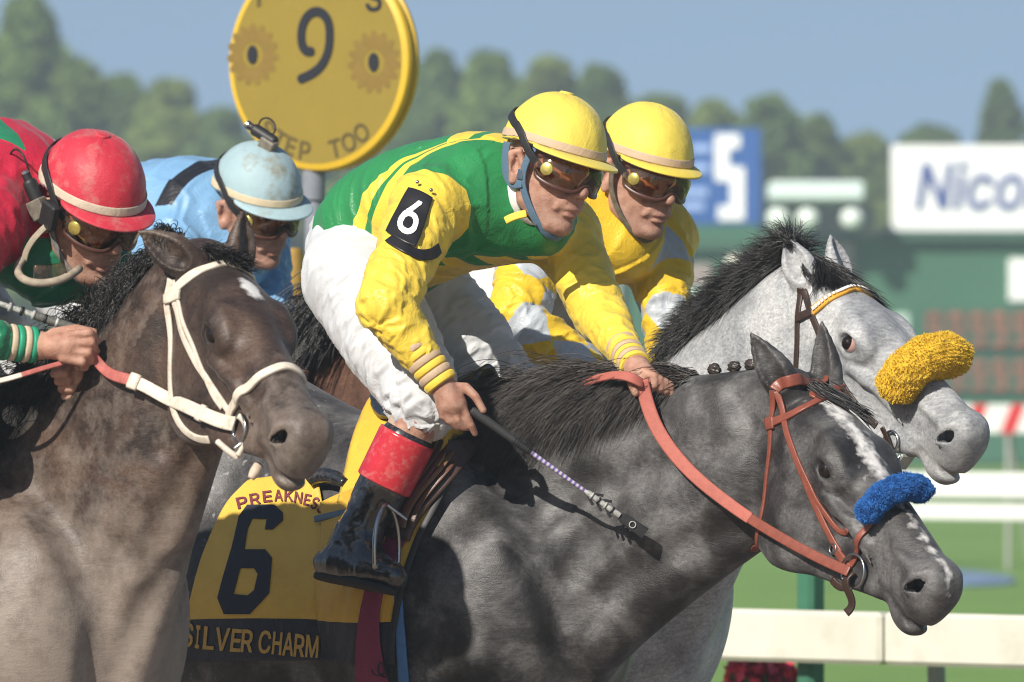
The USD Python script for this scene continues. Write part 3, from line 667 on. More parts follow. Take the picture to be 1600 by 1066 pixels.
def coat(name, base, dark, light, dirt=None, dirt_amt=0.0, dapple=0.5, dscale=9.0, rough=0.46):
    """a hide: cloudy mixture of three hair colours, marks from the mesh's own masks (white, pink, dark), short hair relief"""
    n = {'g': ('geometry', {}), 'n1': ('noise_texture', {'scale': dscale, 'detail': 4.0, 'roughness': 0.55, 'distortion': 0.4}), 'n2': ('noise_texture', {'scale': 160.0, 'detail': 3.0, 'roughness': 0.7}),
         'r1': ('rgb_ramp', {'ramp': [(0.38, dark), (0.5, base), (0.62, light)]}),
         'r2': ('rgb_ramp', {'ramp': [(0.3, (0.70,) * 3), (0.7, (1.30,) * 3)]}), 'hm': ('mapping', {'rotation': (0, -.5, YAW), 'scale': (26, 150, 150)}), 'hn': ('noise_texture', {'scale': 1.0, 'detail': 4.0, 'roughness': .7, 'distortion': .6}), 'hr': ('rgb_ramp', {'ramp': [(.3, (.60,) * 3), (.7, (1.40,) * 3)]}), 'mh': ('mix', {'mix_type': 'multiply', 'fac': .8}), 'hb': ('bump', {'strength': .6, 'distance': .0016}), 'mu': ('mix', {'mix_type': 'multiply', 'fac': 0.75}),
         'aw': ('attribute', {'attribute': 'white'}), 'ap': ('attribute', {'attribute': 'pink'}), 'ad': ('attribute', {'attribute': 'dark'}), 'am': ('attribute', {'attribute': 'mud'}),
         'nw': ('noise_texture', {'scale': 45.0, 'detail': 4.0}), 'wa': ('math', {'math_type': 'multiply_add', 'value2': 0.9}), 'wr': ('rgb_ramp', {'ramp': [(0.68, (0, 0, 0)), (1.0, (1, 1, 1))]}),
         'mw': ('mix', {'color2': (0.62, 0.60, 0.58)}), 'mp': ('mix', {'color2': (0.74, 0.30, 0.30)}), 'md': ('mix', {'color2': tuple(np.array(dark) * .35)}),
         'nm': ('noise_texture', {'scale': 22.0, 'detail': 8.0, 'roughness': 0.75}), 'ma': ('math', {'math_type': 'multiply_add', 'value2': 0.9}), 'mr': ('rgb_ramp', {'ramp': [(0.50, (0, 0, 0)), (0.95, (1, 1, 1))]}), 'mm': ('mix', {'color2': dirt or base}),
         'mp1': ('mapping', {'scale': (1, 1, 1)}), 'bn': ('noise_texture', {'scale': 420.0, 'detail': 2.0}), 'b': ('bump', {'strength': 0.5, 'distance': 0.0012}),
         'p': ('principled_bsdf', {'roughness': rough, 'specular_ior_level': 0.35, 'sheen_weight': 0.06, 'sheen_roughness': 0.4})}
    l = [('g.position', 'n1.vector'), ('g.position', 'n2.vector'), ('n1.fac', 'r1.fac'), ('n2.fac', 'r2.fac'), ('r1.color', 'mh.color1'), ('g.position', 'hm.vector'), ('hm.vector', 'hn.vector'), ('hn.fac', 'hr.fac'), ('hr.color', 'mh.color2'), ('hn.fac', 'hb.height'), ('hb.normal', 'b.normal'), ('mh.color', 'mu.color1'), ('r2.color', 'mu.color2'),
         ('g.position', 'nw.vector'), ('nw.fac', 'wa.value1'), ('aw.fac', 'wa.value3'), ('wa.value', 'wr.fac'), ('wr.color', 'mw.fac'), ('mu.color', 'mw.color1'),
         ('g.position', 'nm.vector'), ('nm.fac', 'ma.value1'), ('am.fac', 'ma.value3'), ('ma.value', 'mr.fac'), ('mr.color', 'mm.fac'), ('mw.color', 'mm.color1'),
         ('ap.fac', 'mp.fac'), ('mm.color', 'mp.color1'), ('ad.fac', 'md.fac'), ('mp.color', 'md.color1'), ('md.color', 'p.base_color'),
         ('g.position', 'bn.vector'), ('bn.fac', 'b.height'), ('b.normal', 'p.normal')]
    return M(name, n, l)
coat_c = coat('coat_dark_grey', (0.047, 0.044, 0.044), (0.017, 0.015, 0.015), (0.108, 0.104, 0.103))
coat_d = coat('coat_pale_grey', (0.33, 0.335, 0.345), (0.23, 0.235, 0.245), (0.42, 0.42, 0.42), dscale=7.0)
coat_a = coat('coat_muddy_bay', (0.046, 0.029, 0.022), (0.024, 0.015, 0.012), (0.080, 0.050, 0.036), dirt=(0.225, 0.185, 0.155))
coat_b = coat('coat_bay', (0.075, 0.036, 0.022), (0.045, 0.02, 0.012), (0.11, 0.055, 0.035))
eye_m = M('horse_eye', {'p': ('principled_bsdf', {'base_color': (0.010, 0.006, 0.005), 'roughness': 0.08, 'specular_ior_level': 0.45})}, [])
pinkeye_m = plain('eye_white', (0.50, 0.30, 0.26), 0.1, 0.2, 60.0, spec=0.6)
mane_m = plain('mane_black', (0.014, 0.012, 0.011), 0.38, 0.4, 60.0, spec=0.5)
mane_c_m = plain('mane_brown_black', (0.030, 0.022, 0.018), 0.40, 0.5, 50.0, spec=0.5)
def masks(h, white=None, pink=True, mud=None, dark=None):
    x, y, z = h.hl.T; one = np.zeros(len(x))
    inh = (x > -.05) & (x < .68) & (np.abs(y) < .14) & (z > -.3) & (z < .12)
    out = {'white': one.copy(), 'pink': one.copy(), 'dark': one.copy(), 'mud': one.copy()}
    if white is not None: out['white'] = np.where(inh, white(x, y, z), 0)
    ay = np.abs(y)
    P_ = np.stack([.545 + (x - .545) / .62 * (x > .545) + (x - .545) * (x <= .545), ay / .70, z], 1); tt = np.clip((P_ - NOS) @ NAX, -.034, .030); dn = np.linalg.norm(P_ - NOS - np.outer(tt, NAX), axis=1); deep = -((P_ - NOS) @ NDP)
    out['dark'] = sstep(.0195, .0150, dn) * inh * .95 * sstep(-.012, .0, deep)
    dn2 = np.linalg.norm((P_ - (NOS - NDP * .020)) / (.027, .021, .019), axis=1); out['dark'] = np.maximum(out['dark'], sstep(1.12, 1.0, dn2) * inh * .95 * (deep > .004))
    if pink:
        pk = np.exp(-((tt - .026) / .020) ** 2) * sstep(.026, .020, dn) * inh * (deep > -.006); out['pink'] = np.clip(pk * pink, 0, 1); out['dark'] *= (1 - np.clip(pk * 1.2, 0, 1))
    rim = np.exp(-(((x - .228) / .036) ** 2 + ((z + .0465) / .020) ** 2) ** 2) * inh * (ay > .05); out['dark'] = np.maximum(out['dark'], rim * .72)
    lip = np.exp(-((z + .136 + (x - .455) * .13) / .007) ** 2) * (x > .46) * inh * .55; out['dark'] = np.maximum(out['dark'], lip)
    if mud is not None: out['mud'] = mud(h)
    if dark is not None: out['dark'] = np.maximum(out['dark'], dark(h))
    return out
def leg(pts, rad): return (chain(pts, rad), .06, 1)
def legs_of(fr, rear):
    """front and hind legs down to the hooves, local; fr, rear: forward swing of each foot (left, right)"""
    o = []
    for l, sw in zip((.13, -.13), fr):
        o.append((chain([(-.06, l * 1.2, 1.28), (.06, l, 1.02), (.08 + sw * .3, l, .62), (.06 + sw * .7, l, .34), (.04 + sw, l, .10), (.08 + sw, l, .03)], [.14, .105, .050, .034, .040, .055]), .07, 1))
    for l, sw in zip((.14, -.14), rear):
        o.append((chain([(-1.05, l, 1.25), (-.92, l, .98), (-1.18 + sw * .4, l, .60), (-1.12 + sw * .8, l, .32), (-1.08 + sw, l, .10), (-1.03 + sw, l, .03)], [.20, .15, .060, .040, .042, .055]), .07, 1))
    return o
def trunk(topz=1.60, croup=1.66, chest=(.24, 1.14), back=0.0):
    W_ = [0, 1, 0]
    return [(chain([(-.02, 0, 1.22), (-.35, 0, 1.22), (-.70, 0, 1.26), (-1.0, 0, 1.34)], [.33, .36, .34, .30], W_, 1.25), .08, 1),
            (chain([(.02, 0, topz - .10), (-.35, 0, topz - .14 + back), (-.7, 0, croup - .14), (-1.05, 0, croup - .22)], [.09, .11, .14, .14], W_, .8), .12, 1),
            (ell((-.92, .13, croup - .30), (.36, .20, .30)), .10, 1), (ell((-.92, -.13, croup - .30), (.36, .20, .30)), .10, 1),
            (ell((chest[0] - .12, .12, chest[1] + .06), (.17, .15, .28), rot([0, 1, 0], 18)), .08, 1), (ell((chest[0] - .12, -.12, chest[1] + .06), (.17, .15, .28), rot([0, 1, 0], 18)), .08, 1),
            (ell((-.06, .17, 1.34), (.14, .08, .28), rot([0, 1, 0], 20)), .06, 1), (ell((-.06, -.17, 1.34), (.14, .08, .28), rot([0, 1, 0], 20)), .06, 1)]
def thing_horse(h, name, label, mats, mk, eye_white=0.0):
    t = thing(name, label, 'horse', h.loc.o); h.t = t
    obj('body', (h.v, h.f), mats, t, attrs=mk)
    for s_ in (-1, 1):
        c = h.head(EYE * (1, s_, 1)); sp = trimesh.creation.icosphere(3, 0.0190 * h.sc); e = obj('eye', (np.asarray(sp.vertices) + c, sp.faces), pinkeye_m if eye_white else eye_m, t)
        if eye_white:
            d = unit(h.head(EYE * (1, s_, 1) + np.array(eye_white) * (1, s_, 1)) - c); cap = trimesh.creation.icosphere(3, 0.0162 * h.sc)
            obj('iris', (np.asarray(cap.vertices) + c + d * 0.0075 * h.sc, cap.faces), eye_m, e)
    return t
def strands(roots, dirs, length, n, curl=0.01, grav=0.0, seed=0, k=9, spread=0.3, clump=0):
    """hair from the roots (m, 3) along dirs (m, 3), drooping by grav"""
    r = np.random.default_rng(seed); i = r.random(n) * (len(roots) - 1); a = i.astype(int); w = (i - a)[:, None]
    R0 = roots[a] * (1 - w) + roots[np.minimum(a + 1, len(roots) - 1)] * w; D = dirs[a] * (1 - w) + dirs[np.minimum(a + 1, len(roots) - 1)] * w
    R0 = R0 + r.normal(size=(n, 3)) * .006; D = unit(D + r.normal(size=(n, 3)) * spread)
    if clump:
        ck = (i / (len(roots) - 1) * clump).astype(int); CD = r.normal(size=(clump + 1, 3)) * spread * 1.2; D = unit(D + CD[ck])
    L_ = np.interp(i, np.linspace(0, len(roots) - 1, len(np.atleast_1d(length))), np.atleast_1d(length)) * (0.55 + .6 * r.random(n))
    out = [R0]; p = R0; ph = r.random((n, 3)) * 6.28; d = D
    for j in range(1, k):
        d = unit(d + np.array([0, 0, -1.0]) * grav * (j / k) + curl * np.sin(ph + j * (0.7 + .5 * (ph[:, :1] / 6.28))))
        p = p + d * (L_ / (k - 1))[:, None]; out.append(p)
    return np.stack(out, 1)
TAPER = lambda w, k=9: w * np.r_[np.ones(k - 4), .8, .6, .4, .15]

def ear_at(pose, side, tip, front, wid=.036, dy=0.0):
    """an ear whose tip stands under a pixel of the photograph"""
    R, t, s = pose; b = np.array([.008, side * .050, -.020 if side < 0 else -.012]); y = (b * s @ R.T + t)[1] + dy
    return b, ((P(*tip, y) - t) @ R) / s, front, wid
# dark grey horse, number six
C = Horse('c', Local(745, 650, 0.0))
LM = {'eye': (.232, -.076, -.044), 'nos': (.570, -.048, -.066), 'tip': (.590, .030, -.080), 'chin': (.54, -.015, -.200), 'nb': (.40, .005, .0), 'eR': (.015, -.062, -.006), 'eL': (.010, .062, .012), 'jowl': (.11, -.06, -.285), 'eyeL': (.2, .095, -.015)}
def lm(**k): return [LM[a] for a in k], list(k.values())
G0 = np.array([[.5, .8, .36], [-.7, .6, -.4], [-.5, -.05, .85]])
EARB = lambda s: (0.005, s * .052, -.012)
Cpose = fit_pose(*lm(eye=(1299, 731), nos=(1428, 932), tip=(1486, 922), chin=(1392, 990), nb=(1440, 785), eR=(1228, 606), eL=(1318, 585), jowl=(1165, 850)), -0.46, G0)
nl = C.loc.at
def neck_chain(loc, pose, w0, chest, thr, rads, q=1.55):
    """crest and throat lines as two chains joined: the neck's upper edge runs w0 -> poll, its lower edge chest -> throat"""
    W_ = [0, 1, 0]; R, t, s = pose; hd = lambda x: loc.l(np.asarray(x) * s @ R.T + t)
    poll = hd((-.02, 0, -.080)); th = hd((.04, 0, -.225)); o = []
    w0 = np.asarray(w0, float); chest = np.asarray(chest, float)
    for k, (a, r) in enumerate(zip((0, .33, .66, 1.0), rads)):
        A_ = w0 + (poll - w0) * a; B_ = chest + (th - chest) * a
        A_[2] += .02 * math.sin(math.pi * a)
        o.append((A_, B_, r))
    out = []
    for m in np.linspace(0, 1, 5):
        out.append((chain([A_ + (B_ - A_) * m for A_, B_, _ in o], [r * (0.62 + .38 * math.sin(math.pi * min(1, m * .75 + .1))) for _, _, r in o], W_, q * (1.0 if m < .5 else 1 - .15 * (m - .5)), n=9), .09, 1))
    return out
cn = neck_chain(C.loc, Cpose, (-.02, 0, 1.53), (.20, 0, 1.17), None, [.15, .135, .115, .10])
cears = [ear_at(Cpose, -1, (1174, 522), (.35, -1, .3), .038), ear_at(Cpose, 1, (1284, 504), (-.3, -.6, .5), .036)]
C.build(Cpose, cn, trunk(1.62, 1.79, back=.05) + legs_of((.35, -.15), (.2, -.1)), cears, grooves=[([(1165, 815), (1110, 838), (1040, 868), (965, 908), (905, 960)], [.012, .022, .028, .030, .024], .5), ([(1160, 690), (1080, 720), (990, 735), (900, 760), (850, 800)], [.010, .022, .028, .026, .016], .34), ([(770, 720), (800, 790), (838, 880), (880, 980), (900, 1060)], [.012, .024, .030, .030, .024], .36), ([(960, 770), (930, 850), (890, 900)], [.012, .026, .016], .34), ([(1150, 620), (1185, 680), (1180, 770), (1160, 830)], [.010, .016, .016, .012], .45)])
def blaze_c(x, y, z): return np.clip(1.0 - np.abs(y + .008) / (.050 - .026 * sstep(.22, .5, x)), 0, 1) * (.54 - .16 * sstep(.28, .42, x)) * (z > -.06) * sstep(.02, .08, x)
mk_c = masks(C, blaze_c); mk_c['white'] = np.maximum(mk_c['white'], .12 * sstep(-.10, -.5, C.lv[:, 0]))
thing_horse(C, 'race_horse', 'dark dappled grey horse with blue noseband and reddish bridle in front', coat_c, mk_c)

# pale grey horse behind
D = Horse('d', Local(904, 619, 1.00))
Dpose = fit_pose(*lm(eye=(1337, 537), nos=(1482, 686), tip=(1527, 692), chin=(1448, 770), nb=(1470, 560), eR=(1258, 440), eL=(1325, 420)), 0.55, G0)
dn = neck_chain(D.loc, Dpose, (-.02, 0, 1.42), (.20, 0, 1.17), None, [.15, .135, .115, .10])
dears = [ear_at(Dpose, -1, (1230, 374), (.7, -.8, .2), .038), ear_at(Dpose, 1, (1298, 369), (.8, .3, .1), .038)]
D.build(Dpose, dn, trunk(1.52, 1.60) + legs_of((-.2, .3), (-.1, .2)), dears, eo=.0215)
thing_horse(D, 'race_horse', 'pale grey horse with wide eye and fluffy yellow noseband', coat_d, masks(D, lambda x, y, z: (.22 * sstep(.42, .56, x) * (z > -.06)), pink=1.5, dark=lambda h: .50 * sstep(.44, .58, h.hl[:, 0]) * (np.abs(h.hl[:, 1]) < .12) * (h.hl[:, 2] > -.3) * sstep(.01, -.06, h.hl[:, 2])), (-.007, .02, .002))

# muddy bay horse at the left
A = Horse('a', Local(26, 640, -1.05))
Apose = fit_pose(*lm(eye=(335, 511), nos=(445, 684), tip=(500, 705), chin=(430, 757), nb=(450, 580), eR=(290, 412), eL=(392, 404), eyeL=(462, 490)), -1.45, G0)
an = neck_chain(A.loc, Apose, (-.02, 0, 1.42), (.20, 0, 1.13), None, [.16, .145, .125, .105])
aears = [ear_at(Apose, -1, (218, 362), (.6, -.85, .3), .040), ear_at(Apose, 1, (380, 332), (.8, .3, .1), .036)]
breast = [(ell((.13, l, 1.17), (.165, .105, .27), rot([0, 1, 0], 10)), .025, 1) for l in (-.115, .115)] + [(ell((.28, 0, 1.10), (.13, .014, .26)), .030, -1), (chain([(.16, .20, 1.42), (.22, .10, 1.30), (.25, .03, 1.20)], [.012, .014, .010]), .03, -1), (chain([(.10, -.25, 1.44), (.19, -.14, 1.34), (.25, -.03, 1.24)], [.012, .014, .010]), .03, -1)]
A.build(Apose, an, trunk(1.52, 1.62) + legs_of((.1, -.1), (.2, -.1)) + breast, aears, grooves=[([(185, 855), (168, 920), (158, 990), (150, 1075)], [.008, .018, .024, .026], .75), ([(296, 868), (262, 895), (228, 945), (198, 1010), (176, 1075)], [.010, .018, .022, .022, .020], .62), ([(305, 700), (275, 770), (245, 830), (225, 875)], [.010, .020, .024, .014], .42), ([(60, 760), (110, 840), (140, 930)], [.014, .030, .020], .34), ([(258, 500), (240, 600), (250, 700)], [.010, .018, .012], .35)])
def star_a(x, y, z): return np.clip(1.25 - np.sqrt(((x - .155) / .045) ** 2 + ((y - .01) / .022) ** 2), 0, 1) * .85 * (z > -.06)
def mud_a(h):
    u = h.lv[:, 2]; x = h.hl[:, 0]; inh = (np.abs(h.hl[:, 1]) < .12) & (h.hl[:, 2] > -.27) & (x > .0)
    m = .09 + .40 * sstep(1.62, 1.15, u)
    return np.where(inh, -.06 + .30 * sstep(.22, .60, x), m)
thing_horse(A, 'race_horse', 'mud splashed dark bay horse with white bridle at the left', coat_a, masks(A, star_a, mud=mud_a))

# bay horse half hidden behind the number six rider
B = Horse('b', Local(310, 670, 2.53))
Bpose = fit_pose(*lm(eye=(725, 548), nos=(880, 592), tip=(910, 600), chin=(845, 640), eR=(640, 500), eL=(690, 495)), 2.15, G0)
bn_ = neck_chain(B.loc, Bpose, (-.02, 0, 1.54), (.20, 0, 1.17), None, [.15, .135, .115, .10])
bears = [((0.00, -.050, -.02), (-.08, -.078, .07), (.35, -1, .1), .034), ((0.00, .050, -.02), (-.07, .060, .08), (.2, -.9, .1), .034)]
B.build(Bpose, bn_, trunk(1.62, 1.66) + legs_of((.2, -.1), (-.2, .1)), bears, h=.014, hf=.008)
thing_horse(B, 'race_horse', 'brown bay horse with black mane mostly hidden behind the white breeches', coat_b, masks(B))

# ---------------------------------------------------------------- manes
def crest(h, fs, l=0.0):
    """the highest line of neck and back at the local forward values fs, l to the left of it"""
    out = []
    for f in fs:
        ls = np.linspace(-.12, .22, 35); t = []
        for q in ls:
            try: t.append(h.top(f, q))
            except ValueError: t.append(-9)
        b = ls[int(np.argmax(t))] + l; out.append((f, b, h.top(f, b)))
    return h.loc.w(ndimage.gaussian_filter1d(np.array(out), 1.0, axis=0, mode='nearest'))
def lay(h, s, off, jit=0.0, lo=3):
    """hair kept just outside the hide"""
    sh = s.shape; p = s.reshape(-1, 3); d, i = h.tree.query(p); n = h.n[i]; dist = ((p - h.v[i]) * n).sum(1)
    o = off * np.tile(np.linspace(.3, 1, sh[1]), sh[0]); push = np.where((dist < o) & (d < .1), o - dist, 0); return (p + n * push[:, None]).reshape(sh)
fpoll = lambda h: h.loc.l(h.head((-.01, 0, 0)))[0]
fc_ = fpoll(C); cr = crest(C, np.linspace(-.02, fc_ * .66, 30)); cr2 = crest(C, np.linspace(-.02, fc_ * .66, 30), -.03)
side = unit(np.gradient(cr, axis=0)) * -1.0 + RT * .42 + UP * .10
m1 = strands(cr, unit(side), [.16, .26, .28, .26, .20], 9000, curl=.13, grav=.24, seed=21, spread=.10, clump=90, k=10)
m2 = strands(cr2, unit(side + RT * .25 - UP * .2), [.12, .20, .22, .18, .12], 5500, curl=.14, grav=.28, seed=22, spread=.10, clump=80, k=10)
hair('mane', lay(C, np.concatenate([m1, m2]), .012), TAPER(.0014, 10)[None], mane_c_m, C.t)
for k in range(4):                                                       # tight knots nearer the poll
    p = crest(C, [fc_ * (.715 + .055 * k)] * 2)[0] + UP * .008
    ks = trimesh.creation.icosphere(3, 1.0); kv = np.asarray(ks.vertices); kv = kv * (.016, .010, .012) * (1 + .7 * (meshkit.fbm(kv * 2.6 + k, 3, k) - .5))[:, None]; a = np.linspace(0, 4 * np.pi, 40); kn = p + np.outer(np.cos(a) * .013, F) + np.outer(np.sin(a) * .012, RT) + np.outer(np.linspace(-.012, .010, 40), UP)
    obj('mane_knot', (p + kv @ HB.T, ks.faces), mane_c_m, C.t)
hd = C.head; fl_ = np.array([hd((.015 + .012 * k, -.02 + .012 * k, .012)) for k in range(5)])
dv = unit(hd((.3, .10, .0)) - hd((0, 0, .0))); hair('forelock', lay(C, strands(fl_, np.tile(dv, (5, 1)), .10, 420, curl=.06, grav=.0, seed=23, spread=.12), .010), TAPER(.0026)[None], mane_m, C.t)
fd = fpoll(D); cr = crest(D, np.linspace(fd * .42, fd * .97, 30)); tg_ = unit(np.gradient(cr, axis=0))
hair('mane', np.concatenate([strands(cr, unit(UP * .75 - tg_ * .75 + RT * .1), [.08, .09, .105, .10, .07], 8000, curl=.20, grav=.24, seed=31, spread=.18, clump=70), lay(D, strands(cr, unit(RT * .5 - tg_ * .9 + UP * .3), [.10, .10, .09, .08, .05], 2600, curl=.10, grav=.2, seed=32, spread=.15, clump=30), .010)]), TAPER(.0015)[None], mane_m, D.t)
fl_ = np.array([D.head((-.03 + .016 * k, -.03 + .012 * k, .016)) for k in range(5)]); dv = unit(D.head((.13, .055, -.045)) - D.head((0, 0, .0)))
hair('forelock', lay(D, np.concatenate([strands(fl_, np.tile(dv, (5, 1)), [.13, .15, .13], 1300, curl=.07, grav=.0, seed=33, spread=.09, clump=6), strands(fl_, np.tile(unit(D.head((.14, -.07, -.02)) - D.head((0, 0, 0))), (5, 1)), .10, 260, curl=.08, seed=34, spread=.12)]), .007), TAPER(.0018)[None], mane_m, D.t)
fa = fpoll(A); cr = crest(A, np.linspace(-.05, fa * .90, 34))
up = np.tile(unit(UP * .55 - F * .7 + RT * .35), (34, 1))
hair('mane', np.concatenate([strands(cr, up, [.15, .17, .14, .09, .04], 4200, curl=.50, grav=.45, seed=41, spread=.30, clump=40), lay(A, strands(cr, np.tile(unit(RT * .8 + UP * .2 - F * .4), (34, 1)), [.13, .14, .12, .07, .03], 2200, curl=.30, grav=.6, seed=42, spread=.25, clump=26), .010)]), TAPER(.0018)[None], mane_m, A.t)
fl_ = np.array([A.head((-.01 + .014 * k, -.03 + .016 * k, .012)) for k in range(5)]); hair('forelock', lay(A, strands(fl_, np.tile(unit(A.head((.1, .03, .03)) - A.head((0, 0, 0))), (5, 1)), .050, 380, curl=.16, seed=43, spread=.25), .010), TAPER(.0018)[None], mane_m, A.t)
fb = fpoll(B); cr = crest(B, np.linspace(fb * .1, fb * .9, 26)); hair('mane', np.concatenate([lay(B, strands(cr, np.tile(unit(RT * .8 - F * .7 + UP * .4), (26, 1)), .30, 3000, curl=.10, grav=.6, seed=51, spread=.15, clump=20), .012)]), TAPER(.003)[None], mane_m, B.t)
# ---------------------------------------------------------------- riders
HEADLM = {'chin': (.078, -.012, -.125), 'nose': (.118, -.002, -.040), 'mouth': (.096, -.008, -.078), 'ear': (-.008, -.080, -.018), 'disc': (.074, -.064, .006), 'top': (.0, 0, .162), 'brim': (.150, .03, .045), 'back': (-.108, -.02, .03)}
def hl(**k): return [HEADLM[a] for a in k], list(k.values())
def face_prims():
    o = []; A = lambda p, k=.012: o.append((p, k, 1)); S = lambda p, k=.004: o.append((p, k, -1))
    A(ell((-.012, 0, .035), (.095, .074, .100))); A(ell((.035, 0, -.030), (.058, .060, .080)), .03)
    A(cone((.04, 0, -.060), (.068, 0, -.108), .044, .024), .03)
    for s in (-1, 1):
        A(chain([(-.005, s * .058, -.030), (.008, s * .053, -.078), (.060, s * .022, -.112)], [.018, .017, .018]), .02)
        A(ell((.062, s * .043, -.022), (.026, .018, .016)), .016)
        A(ell((.078, s * .030, .030), (.018, .026, .010)), .012)
        S(ell((.094, s * .032, .006), (.018, .020, .014)), .012)
        A(ell((.076, s * .030, .005), (.014, .015, .013)), .004)
        A(ell((.104, s * .012, -.040), (.012, .009, .009)), .007)
        S(ell((.110, s * .008, -.049), (.006, .0045, .004)), .003)
        A(cone((.096, s * .022, -.052), (.082, s * .034, -.078), .004, .003), .012)
        ear = np.array([-.010, s * .078, -.012])
        A(chain([ear + (0, s * .004, -.032), ear + (-.006, s * .008, -.004), ear + (-.012, s * .014, .022), ear + (.004, s * .008, .030), ear + (.010, s * .002, .010)], [.009, .009, .008, .007, .006]), .006)
        A(ell(ear + (.002, -s * .002, -.004), (.018, .008, .028)), .008)
        S(ell(ear + (.002, s * .010, -.002), (.008, .008, .014)), .005)
    A(chain([(.090, 0, .018), (.103, 0, -.008), (.116, 0, -.034)], [.010, .0105, .0125]), .010)
    A(ell((.088, 0, -.066), (.018, .026, .018)), .014)
    A(ell((.097, 0, -.0725), (.012, .021, .0065)), .006); A(ell((.094, 0, -.0865), (.011, .018, .0070)), .006)
    S(chain([(.094, -.027, -.082), (.106, -.010, -.0795), (.106, .010, -.0795), (.094, .027, -.082)], [.0022] * 4), .004)
    S(ell((.096, 0, -.0985), (.008, .018, .006)), .008)
    A(ell((.080, 0, -.112), (.018, .020, .015)), .014)
    return o
skin_m = M('skin', {'g': ('geometry', {}), 'n': ('noise_texture', {'scale': 55.0, 'detail': 6.0}), 'r': ('rgb_ramp', {'ramp': [(0.28, (0.29, 0.135, 0.092)), (0.5, (0.39, 0.205, 0.145)), (0.72, (0.46, 0.275, 0.20))]}),
    'a': ('attribute', {'attribute': 'lip'}), 'm': ('mix', {'color2': (0.36, 0.12, 0.10)}), 'st': ('attribute', {'attribute': 'stubble'}), 'ms': ('mix', {'color2': (0.19, 0.115, 0.085)}),
    'h': ('attribute', {'attribute': 'hose'}), 'mh': ('mix', {'color2': (0.46, 0.33, 0.235)}),
    'bn': ('noise_texture', {'scale': 700.0, 'detail': 2.0}), 'b': ('bump', {'strength': .7, 'distance': .0009}), 'wn': ('noise_texture', {'scale': 85.0, 'detail': 5.0, 'roughness': .65, 'distortion': .8}), 'wb': ('bump', {'strength': .55, 'distance': .0035}),
    'p': ('principled_bsdf', {'roughness': .55, 'specular_ior_level': .35, 'subsurface_weight': .12, 'subsurface_scale': .006, 'subsurface_radius': (1, .35, .2)})},
    [('g.position', 'n.vector'), ('n.fac', 'r.fac'), ('a.fac', 'm.fac'), ('r.color', 'm.color1'), ('st.fac', 'ms.fac'), ('m.color', 'ms.color1'), ('h.fac', 'mh.fac'), ('ms.color', 'mh.color1'), ('mh.color', 'p.base_color'), ('g.position', 'bn.vector'), ('bn.fac', 'b.height'), ('g.position', 'wn.vector'), ('wn.fac', 'wb.height'), ('wb.normal', 'b.normal'), ('b.normal', 'p.normal')])
black_m = plain('strap_black', (0.018, 0.017, 0.018), 0.5, 0.3, 90.0)
leather_black = plain('boot_black', (0.010, 0.011, 0.014), 0.24, 0.3, 20.0, spec=0.6, coat=0.7, dirt=(0.16, 0.12, 0.08), dscale=70.0, damt=0.35)
metal_m = plain('steel', (0.45, 0.45, 0.45), 0.25, 0.1, 50.0, metal=1.0)
brass_m = plain('goggle_disc', (0.62, 0.50, 0.13), 0.28, 0.2, 120.0, metal=0.7)
gog_frame = plain('goggle_frame', (0.075, 0.030, 0.022), 0.35, 0.3, 60.0)
foam_m = plain('goggle_foam', (0.30, 0.25, 0.19), 0.8, 0.3, 60.0)
def lens(name, tint, dirt=0.25): return M(name, {'g': ('geometry', {}), 'n': ('noise_texture', {'scale': 42.0, 'detail': 8.0, 'roughness': .7}), 'r': ('rgb_ramp', {'ramp': [(.48, (0, 0, 0)), (.72, (dirt * 2,) * 3)]}),
    't': ('transparent_bsdf', {'color': tint}), 'gl': ('glossy_bsdf', {'color': (.9, .85, .8), 'roughness': .06}), 'f': ('fresnel', {'IOR': 1.65}), 'x': ('mix_closure', {}), 'd': ('diffuse_bsdf', {'color': (.16, .11, .08)}), 'y': ('mix_closure', {})},
    [('f.fac', 'x.fac'), ('t.BSDF', 'x.closure1'), ('gl.BSDF', 'x.closure2'), ('g.position', 'n.vector'), ('n.fac', 'r.fac'), ('r.color', 'y.fac'), ('x.closure', 'y.closure1'), ('d.BSDF', 'y.closure2')], 'y.closure')
lens_dark = lens('lens_brown', (.96, .80, .60), .26); lens_amber = lens('lens_amber', (.85, .58, .22))
def crease(n, l, amp=.0042, scale=10.0):
    """small creases in cloth under the weave"""
    n['wn'] = ('noise_texture', {'scale': scale, 'detail': 3.0, 'roughness': .5, 'distortion': 1.6}); n['wr'] = ('math', {'math_type': 'pingpong', 'value2': .11}); n['wb'] = ('bump', {'strength': 1.0, 'distance': amp * 5})
    l += [('g.position', 'wn.vector'), ('wn.fac', 'wr.value1'), ('wr.value', 'wb.height'), ('wb.normal', 'b.normal')]
